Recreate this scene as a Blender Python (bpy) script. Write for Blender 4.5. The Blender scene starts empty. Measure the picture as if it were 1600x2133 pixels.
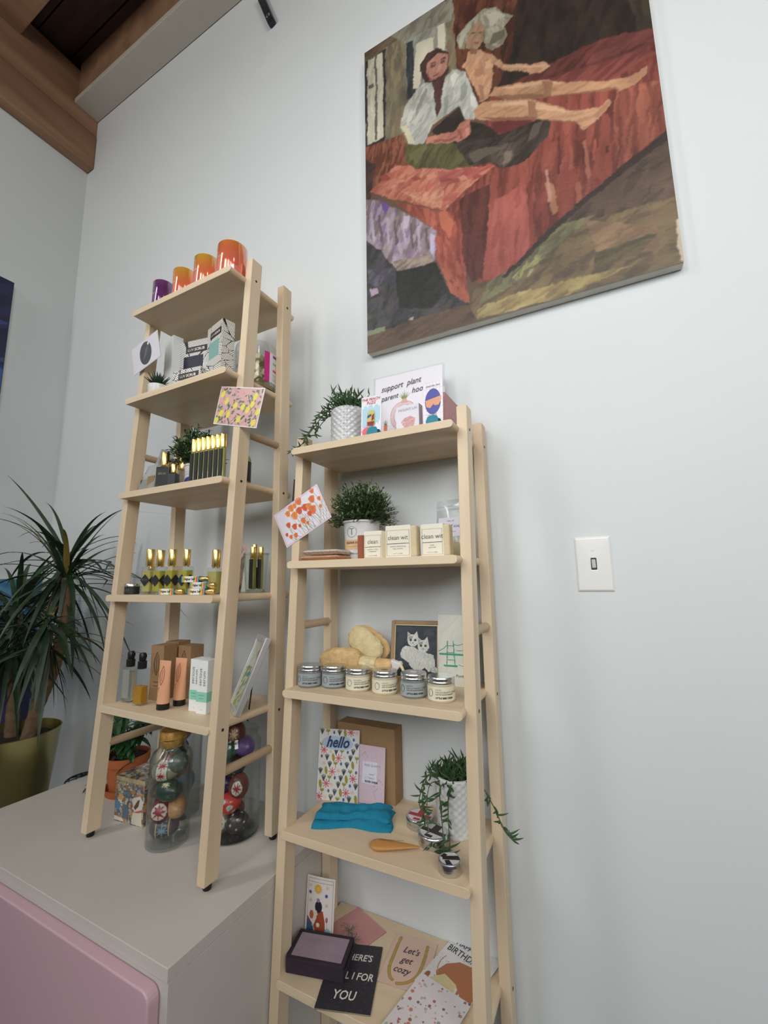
import bpy, bmesh, math, random
import numpy as np
from mathutils import Vector, Matrix, Euler

S = bpy.context.scene
COL = S.collection
PI = math.pi
rnd = random.Random(7)

# ------------------------------------------------------------------ camera, light, exposure
CAM_Z = 1.083
WALL_Y = 0.9963          # face of the long wall
WALL_X = -2.1788         # face of the left wall
CEIL_Z = 3.62
cam_d = bpy.data.cameras.new('camera'); cam = bpy.data.objects.new('camera', cam_d); COL.objects.link(cam)
f_ = Vector((-0.45707, 0.87620, 0.15283)).normalized()
u_ = Vector((0.08448, -0.12829, 0.98813))
r_ = f_.cross(u_).normalized(); u_ = r_.cross(f_)
cam.matrix_world = Matrix(((r_.x, u_.x, -f_.x, 0), (r_.y, u_.y, -f_.y, 0), (r_.z, u_.z, -f_.z, CAM_Z), (0, 0, 0, 1)))
cam_d.sensor_width = 36; cam_d.lens = 899.15 / 2133 * 36; cam_d.clip_start = 0.02; cam_d.clip_end = 60
S.camera = cam
S.view_settings.view_transform = 'Standard'; S.view_settings.look = 'None'
S.view_settings.gamma = 1; S.view_settings.use_curve_mapping = False
S.view_settings.exposure = -0.06

W = bpy.data.worlds.new('daylight'); S.world = W; W.use_nodes = True
wt = W.node_tree; bgd = wt.nodes['Background']; bgd.inputs[1].default_value = 0.42
wc = wt.nodes.new('ShaderNodeTexCoord'); wz = wt.nodes.new('ShaderNodeSeparateXYZ'); wr = wt.nodes.new('ShaderNodeValToRGB')
wr.color_ramp.elements[0].position = 0.0; wr.color_ramp.elements[0].color = (.05, .045, .04, 1)
wr.color_ramp.elements[1].position = 0.10; wr.color_ramp.elements[1].color = (.82, .90, .98, 1)
wt.links.new(wc.outputs['Generated'], wz.inputs[0]); wt.links.new(wz.outputs['Z'], wr.inputs['Fac']); wt.links.new(wr.outputs['Color'], bgd.inputs[0])

def area(name, loc, target, sx, sy, power, col, spread=PI):
    l = bpy.data.lights.new(name, 'AREA'); l.shape = 'RECTANGLE'; l.size = sx; l.size_y = sy
    l.energy = power; l.color = col; l.spread = spread
    o = bpy.data.objects.new(name, l); COL.objects.link(o); o.location = loc
    o.rotation_euler = (Vector(target) - Vector(loc)).to_track_quat('-Z', 'Y').to_euler()
    return o
for x in (-0.75, 0.0, 0.75):       # three tall panes of a shop window
    area('shop_window_light', (x, -1.30, 2.2), (x * .55 + .12, 1.0, 1.66), .50, 1.4, 4.9, (0.99, 1.0, 1.0), 1.7)
area('side_window_light', (-2.0, -1.0, 2.6), (-.9, .9, 1.0), .30, 1.7, 16, (1.0, 0.97, 0.93))
area('warm_wall_fill_light', (1.4, -.6, 3.3), (.8, 1.0, 2.6), .3, .3, 3.5, (1.0, 0.78, 0.62))  # added fill that warms the upper right of the long wall, no real fitting
area('left_wall_fill_light', (2.5, -1.9, 2.6), (-2.2, .1, 1.8), 1.3, 1.3, 21, (1.0, 0.97, 0.93), 2.0)  # added fill to lift the left wall, not an actual window

# ------------------------------------------------------------------ materials
def lin(c):
    c = c / 255.0
    return c / 12.92 if c <= 0.04045 else ((c + 0.055) / 1.055) ** 2.4
def C(r, g, b): return (lin(r), lin(g), lin(b), 1)
MATS = {}
def mat(name, col, rough=0.6, metal=0.0, trans=0.0, ior=1.45, noise=0.0, nscale=30, bump=0.0, bscale=200,
        coat=0.0, spec=0.5, alpha=1.0, film=0, emit=0):
    if name in MATS: return MATS[name]
    m = bpy.data.materials.new(name); m.use_nodes = True; nt = m.node_tree; b = nt.nodes['Principled BSDF']
    b.inputs['Base Color'].default_value = col; b.inputs['Roughness'].default_value = rough
    b.inputs['Metallic'].default_value = metal; b.inputs['Transmission Weight'].default_value = trans
    b.inputs['IOR'].default_value = ior; b.inputs['Coat Weight'].default_value = coat
    b.inputs['Specular IOR Level'].default_value = spec; b.inputs['Alpha'].default_value = alpha
    if film:
        b.inputs['Thin Film Thickness'].default_value = film; b.inputs['Thin Film IOR'].default_value = 1.6
    tc = nt.nodes.new('ShaderNodeTexCoord')
    if noise > 0:
        n = nt.nodes.new('ShaderNodeTexNoise'); n.inputs['Scale'].default_value = nscale; n.inputs['Detail'].default_value = 5
        nt.links.new(tc.outputs['Object'], n.inputs['Vector'])
        r = nt.nodes.new('ShaderNodeValToRGB')
        r.color_ramp.elements[0].position = 0.3; r.color_ramp.elements[1].position = 0.7
        r.color_ramp.elements[0].color = tuple(x * (1 - noise) for x in col[:3]) + (1,)
        r.color_ramp.elements[1].color = tuple(min(1, x * (1 + noise)) for x in col[:3]) + (1,)
        nt.links.new(n.outputs['Fac'], r.inputs['Fac']); nt.links.new(r.outputs['Color'], b.inputs['Base Color'])
    if bump > 0:
        n2 = nt.nodes.new('ShaderNodeTexNoise'); n2.inputs['Scale'].default_value = bscale
        nt.links.new(tc.outputs['Object'], n2.inputs['Vector'])
        bp = nt.nodes.new('ShaderNodeBump'); bp.inputs['Strength'].default_value = bump; bp.inputs['Distance'].default_value = 0.002
        nt.links.new(n2.outputs['Fac'], bp.inputs['Height']); nt.links.new(bp.outputs['Normal'], b.inputs['Normal'])
    MATS[name] = m
    return m
def wood(name, light, dark, stretch, rough=0.5, scale=14):
    if name in MATS: return MATS[name]
    m = bpy.data.materials.new(name); m.use_nodes = True; nt = m.node_tree; b = nt.nodes['Principled BSDF']
    b.inputs['Roughness'].default_value = rough
    tc = nt.nodes.new('ShaderNodeTexCoord'); mp = nt.nodes.new('ShaderNodeMapping'); mp.inputs['Scale'].default_value = stretch
    n = nt.nodes.new('ShaderNodeTexNoise'); n.inputs['Scale'].default_value = scale; n.inputs['Detail'].default_value = 7
    n.inputs['Distortion'].default_value = 0.6
    r = nt.nodes.new('ShaderNodeValToRGB'); r.color_ramp.elements[0].position = 0.35; r.color_ramp.elements[1].position = 0.62
    r.color_ramp.elements[0].color = dark; r.color_ramp.elements[1].color = light
    nt.links.new(tc.outputs['Object'], mp.inputs['Vector']); nt.links.new(mp.outputs['Vector'], n.inputs['Vector'])
    nt.links.new(n.outputs['Fac'], r.inputs['Fac']); nt.links.new(r.outputs['Color'], b.inputs['Base Color'])
    MATS[name] = m
    return m
def art_mat(name, rough=0.6, coat=0.0, bump=0.0, metal=0.0):
    if name in MATS: return MATS[name]
    m = bpy.data.materials.new(name); m.use_nodes = True; nt = m.node_tree; b = nt.nodes['Principled BSDF']
    b.inputs['Roughness'].default_value = rough; b.inputs['Coat Weight'].default_value = coat; b.inputs['Metallic'].default_value = metal
    b.inputs['Coat Roughness'].default_value = 0.12
    a = nt.nodes.new('ShaderNodeAttribute'); a.attribute_name = 'Col'
    nt.links.new(a.outputs['Color'], b.inputs['Base Color'])
    if bump:
        tc = nt.nodes.new('ShaderNodeTexCoord'); n2 = nt.nodes.new('ShaderNodeTexNoise'); n2.inputs['Scale'].default_value = 60
        nt.links.new(tc.outputs['Object'], n2.inputs['Vector'])
        bp = nt.nodes.new('ShaderNodeBump'); bp.inputs['Strength'].default_value = bump; bp.inputs['Distance'].default_value = 0.004
        nt.links.new(n2.outputs['Fac'], bp.inputs['Height']); nt.links.new(bp.outputs['Normal'], b.inputs['Normal'])
    MATS[name] = m
    return m
PAPER = art_mat('printed_paper', 0.55)
SLEEVE = art_mat('printed_card_in_sleeve', 0.35, coat=0.8)
OIL = art_mat('oil_paint', 0.5, coat=0.12, bump=0.25)
GLAZE = art_mat('painted_glaze', 0.35, coat=0.3)
BEECH_Z = wood('beech_upright', C(226, 206, 176), C(212, 189, 157), (1, 1, 0.06))
BEECH_X = wood('beech_board', C(228, 208, 177), C(212, 188, 156), (0.06, 1, 1))
BEECH_Y = wood('beech_rod', C(200, 176, 146), C(186, 160, 130), (1, 0.06, 1))
BLACK = mat('black_plastic', C(26, 24, 26), 0.35)
INK = mat('black_ink', C(38, 36, 38), 0.6)
GREYINK = mat('grey_ink', C(110, 108, 108), 0.6)
WHITEINK = mat('white_ink', C(232, 228, 220), 0.6)
GOLD = mat('polished_gold', C(255, 222, 142), 0.22, 1.0, spec=0.6)
SILVER = mat('brushed_aluminium', C(205, 206, 208), 0.25, 1.0)
CHROME = mat('chrome', C(225, 225, 225), 0.1, 1.0)
GLASS = mat('clear_glass', (0.97, 0.98, 0.97, 1), 0.02, 0, 1.0, 1.45)
PLASTIC = mat('clear_plastic', (0.95, 0.96, 0.96, 1), 0.08, 0, 1.0, 1.15)
KRAFT = mat('kraft_card', C(160, 128, 92), 0.75, noise=0.06, nscale=120)
WHITE = mat('white_card', C(236, 236, 232), 0.55)
CERAMIC = mat('white_ceramic', C(222, 223, 222), 0.3, coat=0.3)
GLOSSCER = mat('glossy_pearl_ceramic', C(196, 199, 200), 0.18, coat=0.8)
LEAF_D = mat('dark_green_leaf', C(44, 66, 42), 0.45, noise=0.35, nscale=25)
LEAF_M = mat('green_leaf', C(58, 88, 52), 0.5, noise=0.35, nscale=60)
LEAF_P = mat('pale_green_tip', C(150, 172, 128), 0.55, noise=0.2, nscale=60)
STEM = mat('plant_stem', C(92, 96, 60), 0.7)
BARK = mat('ringed_bark', C(120, 98, 74), 0.85, noise=0.3, nscale=50, bump=0.6)
SOIL = mat('potting_soil', C(50, 38, 30), 0.95, noise=0.3, nscale=80, bump=0.8)

# ------------------------------------------------------------------ mesh helpers
class MB:
    def __init__(s): s.v = []; s.f = []; s.m = []
    def add(s, vs, fs, mi=0):
        o = len(s.v); s.v += [tuple(v) for v in vs]; s.f += [tuple(i + o for i in f) for f in fs]; s.m += [mi] * len(fs); return s
    def box(s, x0, x1, y0, y1, z0, z1, mi=0):
        return s.add([(x0,y0,z0),(x1,y0,z0),(x1,y1,z0),(x0,y1,z0),(x0,y0,z1),(x1,y0,z1),(x1,y1,z1),(x0,y1,z1)],
                     [(0,3,2,1),(4,5,6,7),(0,1,5,4),(1,2,6,5),(2,3,7,6),(3,0,4,7)], mi)
    def hexa(s, v8, mi=0):
        return s.add(v8, [(0,3,2,1),(4,5,6,7),(0,1,5,4),(1,2,6,5),(2,3,7,6),(3,0,4,7)], mi)
    def lathe(s, prof, n=40, cx=0, cy=0, z0=0, mi=0, axis='z', sx=1.0, sy=1.0):
        vs = []; fs = []; k = len(prof)
        for i in range(n):
            a = 2 * PI * i / n; c, sn = math.cos(a), math.sin(a)
            for r, z in prof:
                x, y, zz = r * c * sx, r * sn * sy, z
                if axis == 'z': vs.append((cx + x, cy + y, z0 + zz))
                elif axis == 'y': vs.append((cx + x, cy + zz, z0 + y))
                else: vs.append((cx + zz, cy + x, z0 + y))
        flip = axis == 'y'
        for i in range(n):
            j = (i + 1) % n
            for t in range(k - 1):
                q = (i*k+t, j*k+t, j*k+t+1, i*k+t+1)
                fs.append(q[::-1] if flip else q)
        return s.add(vs, fs, mi)
    def cyl(s, r, z0, z1, n=32, cx=0, cy=0, mi=0, axis='z'):
        return s.lathe([(0, z0), (r, z0), (r, z1), (0, z1)], n, cx, cy, 0, mi, axis)
    def prism(s, pts, y0, y1, mi=0):          # outline in x,z extruded along y
        n = len(pts)
        vs = [(p[0], y0, p[1]) for p in pts] + [(p[0], y1, p[1]) for p in pts]
        fs = [tuple(range(n)), tuple(range(2*n-1, n-1, -1))]
        for i in range(n):
            j = (i + 1) % n; fs.append((j, i, n + i, n + j))
        return s.add(vs, fs, mi)
    def slab(s, pts, z0, z1, mi=0):           # outline in x,y extruded along z
        n = len(pts)
        vs = [(p[0], p[1], z0) for p in pts] + [(p[0], p[1], z1) for p in pts]
        fs = [tuple(range(n-1, -1, -1)), tuple(range(n, 2*n))]
        for i in range(n):
            j = (i + 1) % n; fs.append((i, j, n + j, n + i))
        return s.add(vs, fs, mi)
    def tube(s, pts, r, n=8, mi=0):
        pts = [Vector(p) for p in pts]; rs = r if isinstance(r, (list, tuple)) else [r] * len(pts)
        vs = []; fs = []; up = Vector((0.13, 0.21, 0.97))
        for i, p in enumerate(pts):
            d = (pts[min(i+1, len(pts)-1)] - pts[max(i-1, 0)]).normalized()
            a = d.cross(up)
            if a.length < 1e-3: a = d.cross(Vector((1, 0, 0)))
            a.normalize(); b = d.cross(a)
            for k in range(n):
                t = 2 * PI * k / n; vs.append(p + (a * math.cos(t) + b * math.sin(t)) * rs[i])
        for i in range(len(pts) - 1):
            for k in range(n):
                l = (k + 1) % n; fs.append((i*n+k, i*n+l, (i+1)*n+l, (i+1)*n+k))
        fs.append(tuple(range(n))[::-1]); fs.append(tuple((len(pts)-1)*n + k for k in range(n)))
        return s.add(vs, fs, mi)
    def strip(s, pts, ws, side, mi=0, fold=0.0, up=None):   # leaf blade: centre line, widths
        pts = [Vector(p) for p in pts]; vs = []; fs = []; n = len(pts)
        for p, w in zip(pts, ws):
            sd = Vector(side) * (w / 2); fz = (Vector(up) if up is not None else Vector((0, 0, 1))) * (w * fold)
            vs += [p - sd + fz, p, p + sd + fz]
        for i in range(n - 1):
            a = 3 * i; fs += [(a, a+1, a+4, a+3), (a+1, a+2, a+5, a+4)]
        return s.add(vs, fs, mi)
    def xf(s, M):
        s.v = [tuple(M @ Vector(v)) for v in s.v]; return s
def link(name, me, mats, parent=None, smooth=False, bevel=0.0, segs=2):
    for m in (mats if isinstance(mats, (list, tuple)) else [mats]): me.materials.append(m)
    if smooth: me.shade_smooth()
    o = bpy.data.objects.new(name, me); COL.objects.link(o)
    if parent: o.parent = parent
    if bevel:
        b = o.modifiers.new('bevel', 'BEVEL'); b.width = bevel; b.segments = segs; b.limit_method = 'ANGLE'; b.angle_limit = math.radians(40)
        b.harden_normals = False
    return o
def build(name, mb, mats, parent=None, smooth=False, bevel=0.0, segs=2, angle=None):
    me = bpy.data.meshes.new(name); me.from_pydata(mb.v, [], mb.f); me.update()
    if max(mb.m or [0]) > 0: me.polygons.foreach_set('material_index', mb.m)
    bm = bmesh.new(); bm.from_mesh(me); bmesh.ops.remove_doubles(bm, verts=bm.verts, dist=1e-6)
    bmesh.ops.recalc_face_normals(bm, faces=bm.faces) if not getattr(mb, 'open', False) else None
    bm.to_mesh(me); bm.free()
    o = link(name, me, mats, parent, False, bevel, segs)
    if smooth:
        me.shade_smooth(); me.set_sharp_from_angle(angle=math.radians(38))
    return o
def tag(o, label=None, cat=None, group=None, kind=None):
    if label: o['label'] = label
    if cat: o['category'] = cat
    if group: o['group'] = group
    if kind: o['kind'] = kind
    return o
def thing(name, label, cat, loc=(0,0,0), rot=(0,0,0), group=None):
    o = bpy.data.objects.new(name, None); COL.objects.link(o); o.empty_display_size = 0.02
    o.location = loc; o.rotation_euler = rot if isinstance(rot, (tuple, list, Euler)) else (0, 0, rot)
    return tag(o, label, cat, group)
def put(o, loc, rot=(0, 0, 0)):
    o.location = loc; o.rotation_euler = rot if isinstance(rot, (tuple, list)) else (0, 0, rot); return o
def struct(name, mb, m, **k): return tag(build(name, mb, m, **k), kind='structure')
def copy_tree(o, parent=None):
    c = o.copy(); COL.objects.link(c); c.parent = parent
    for ch in list(o.children): copy_tree(ch, c)
    return c
def text(s, size, x, z, m, parent, y=-0.0004, shear=0.0, wrap=None, ax='CENTER', rot=0.0, sx=1.0, bold=0.0, up=False, name='lettering', spacing=1.0):
    """flat lettering in the x,z plane of the parent, facing its -y side; wrap = radius of a cylinder it bends round"""
    cu = bpy.data.curves.new('t', 'FONT'); cu.body = s; cu.size = size; cu.shear = shear; cu.align_x = ax; cu.align_y = 'CENTER'
    cu.resolution_u = 2; cu.offset = bold; cu.fill_mode = 'BOTH'; cu.space_character = spacing
    o = bpy.data.objects.new('t', cu); COL.objects.link(o)
    dg = bpy.context.evaluated_depsgraph_get(); me = bpy.data.meshes.new_from_object(o.evaluated_get(dg))
    bpy.data.objects.remove(o); bpy.data.curves.remove(cu)
    c, sn = math.cos(rot), math.sin(rot)
    for v in me.vertices:
        a, b = v.co.x * sx, v.co.y; a, b = a * c - b * sn + x, a * sn + b * c + z
        if up: v.co = (a, b, -y)
        elif wrap: v.co = (wrap * math.sin(a / wrap), -wrap * math.cos(a / wrap), b)
        else: v.co = (a, y, b)
    me.materials.clear()
    return link(name, me, m, parent)

# ------------------------------------------------------------------ little painter for printed surfaces
class Art:
    def __init__(s, w, h, bg, cell=0.0009, seed=1):
        s.w, s.h = w, h; s.nx = max(4, int(w / cell)); s.ny = max(4, int(h / cell))
        x = (np.arange(s.nx + 1)) / s.nx; y = (np.arange(s.ny + 1)) / s.ny
        s.U, s.V = np.meshgrid(x, y); s.X = s.U * w; s.Y = s.V * h
        s.c = np.empty(s.U.shape + (3,)); s.c[:] = bg; s.r = np.random.RandomState(seed)
    def mask(s, pts):
        U, V = s.U, s.V; m = np.zeros(U.shape, bool); n = len(pts)
        for i in range(n):
            x0, y0 = pts[i]; x1, y1 = pts[(i + 1) % n]
            if y0 == y1: continue
            k = ((V >= min(y0, y1)) & (V < max(y0, y1))) & (U < (x1 - x0) * (V - y0) / (y1 - y0) + x0)
            m ^= k
        return m
    def put(s, m, col, a=1.0): s.c[m] = s.c[m] * (1 - a) + np.array(col) * a; return s
    def poly(s, pts, col, a=1.0): return s.put(s.mask(pts), col, a)
    def ell(s, u, v, ru, rv, col, rot=0.0, a=1.0):   # radii in metres
        dx = s.X - u * s.w; dy = s.Y - v * s.h; c, n = math.cos(rot), math.sin(rot)
        return s.put(((dx*c + dy*n) / ru) ** 2 + ((-dx*n + dy*c) / rv) ** 2 < 1, col, a)
    def line(s, pts, wd, col, a=1.0):
        for (u0, v0), (u1, v1) in zip(pts[:-1], pts[1:]):
            ax, ay = u0 * s.w, v0 * s.h; dx, dy = u1 * s.w - ax, v1 * s.h - ay; L = dx*dx + dy*dy + 1e-12
            t = np.clip(((s.X - ax) * dx + (s.Y - ay) * dy) / L, 0, 1)
            s.put(np.hypot(s.X - ax - t*dx, s.Y - ay - t*dy) < wd / 2, col, a)
        return s
    def star(s, u, v, r, col, n=8, inner=0.45, rot=0.0):
        pts = []
        for i in range(2 * n):
            q = r if i % 2 == 0 else r * inner; t = rot + PI * i / n
            pts.append((u + q * math.cos(t) / s.w, v + q * math.sin(t) / s.h))
        return s.poly(pts, col)
    def strokes(s, pts, cols, n, L, wd, ang, jit=0.3, a=0.7):   # brush marks inside an outline
        m = s.mask(pts); ys, xs = np.nonzero(m)
        if len(ys) == 0: return s
        for _ in range(n):
            k = s.r.randint(len(ys)); cx, cy = s.X[ys[k], xs[k]], s.Y[ys[k], xs[k]]
            t = ang + s.r.uniform(-jit, jit); l = L * s.r.uniform(.5, 1.3); w = wd * s.r.uniform(.5, 1.3)
            ct, st = math.cos(t), math.sin(t)
            i0 = max(0, int((cy - l) / s.h * s.ny)); i1 = int((cy + l) / s.h * s.ny) + 2
            j0 = max(0, int((cx - l) / s.w * s.nx)); j1 = int((cx + l) / s.w * s.nx) + 2
            X = s.X[i0:i1, j0:j1] - cx; Y = s.Y[i0:i1, j0:j1] - cy
            p = (X * ct + Y * st) / (l / 2); q = (-X * st + Y * ct) / (w / 2)
            k2 = (p * p + q * q < 1) & m[i0:i1, j0:j1]
            col = np.array(cols[s.r.randint(len(cols))]); sub = s.c[i0:i1, j0:j1]
            sub[k2] = sub[k2] * (1 - a) + col * a
        return s
    def warp(s, amp, n):        # wobble every edge a little, like a loaded brush
        def field():
            g = s.r.uniform(-1, 1, (n + 2, n + 2)); y = s.V * n; x = s.U * n; i = np.minimum(y.astype(int), n); j = np.minimum(x.astype(int), n)
            fy = y - i; fx = x - j; fy = fy*fy*(3 - 2*fy); fx = fx*fx*(3 - 2*fx)
            return (g[i, j]*(1-fx) + g[i, j+1]*fx)*(1-fy) + (g[i+1, j]*(1-fx) + g[i+1, j+1]*fx)*fy
        I = np.clip((s.V*s.ny + field() * amp / s.h * s.ny).round().astype(int), 0, s.ny); J = np.clip((s.U*s.nx + field() * amp / s.w * s.nx).round().astype(int), 0, s.nx)
        s.c = s.c[I, J]; return s
    def soft(s, k=1):
        for _ in range(k): p = np.pad(s.c, ((1, 1), (1, 1), (0, 0)), 'edge'); s.c = s.c * .5 + (p[:-2, 1:-1] + p[2:, 1:-1] + p[1:-1, :-2] + p[1:-1, 2:]) * .125
        return s
    def shade(s, amt, n):
        g = s.r.uniform(-1, 1, (n + 2, n + 2)); y = s.V * n; x = s.U * n; i = np.minimum(y.astype(int), n); j = np.minimum(x.astype(int), n)
        fy = y - i; fx = x - j; fy = fy*fy*(3 - 2*fy); fx = fx*fx*(3 - 2*fx)
        s.c *= (1 + amt * ((g[i, j]*(1-fx) + g[i, j+1]*fx)*(1-fy) + (g[i+1, j]*(1-fx) + g[i+1, j+1]*fx)*fy))[..., None]; return s
    def noise(s, amt):
        s.c *= (1 + s.r.uniform(-amt, amt, s.U.shape))[..., None]; return s
def LC(r, g, b): return np.array([lin(r), lin(g), lin(b)])
def art_mesh(name, art, thick, m, parent=None, edge=None, x0=None, z0=0.0, bend=0.0, wrap=None, ang0=0.0, arc=None):
    """sheet with its printed face towards -y, its back at y = thick, bottom at z0"""
    ny, nx = art.ny, art.nx; w = art.w
    if x0 is None: x0 = -w / 2
    X = x0 + art.X; Z = z0 + art.Y; Y = np.zeros_like(X)
    if bend: Y = bend * (1 - (2 * art.U - 1) ** 2)
    if wrap:
        A = ang0 + X / wrap; Xw = wrap * np.sin(A); Y = -wrap * np.cos(A); X = Xw
    P = np.stack([X, Y, Z], -1).reshape(-1, 3); N = len(P)
    i = np.arange(ny)[:, None] * (nx + 1) + np.arange(nx)[None, :]
    F = np.stack([i, i + 1, i + nx + 2, i + nx + 1], -1).reshape(-1, 4)
    col = art.c.reshape(-1, 3)
    if thick and not wrap:
        e = np.array(edge) if edge is not None else art.c[0, 0]
        x1 = x0 + w; z1 = z0 + art.h; b = bend
        ex = np.array([(x0, 0, z0), (x1, 0, z0), (x1, 0, z1), (x0, 0, z1), (x0, thick, z0), (x1, thick, z0), (x1, thick, z1), (x0, thick, z1)])
        ef = np.array([(4, 7, 6, 5), (0, 4, 5, 1), (1, 5, 6, 2), (2, 6, 7, 3), (3, 7, 4, 0)]) + N
        P = np.vstack([P, ex]); F = np.vstack([F, ef]); col = np.vstack([col, np.tile(e, (8, 1))])
    me = bpy.data.meshes.new(name)
    me.vertices.add(len(P)); me.vertices.foreach_set('co', P.astype(np.float32).ravel())
    me.loops.add(F.size); me.loops.foreach_set('vertex_index', F.astype(np.int32).ravel())
    me.polygons.add(len(F)); me.polygons.foreach_set('loop_start', (np.arange(len(F)) * 4).astype(np.int32))
    me.update(calc_edges=True); me.validate()
    at = me.color_attributes.new('Col', 'FLOAT_COLOR', 'POINT')
    at.data.foreach_set('color', np.hstack([np.clip(col, 0, 1), np.ones((len(col), 1))]).astype(np.float32).ravel())
    if wrap: me.shade_smooth()
    return link(name, me, m, parent)
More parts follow.
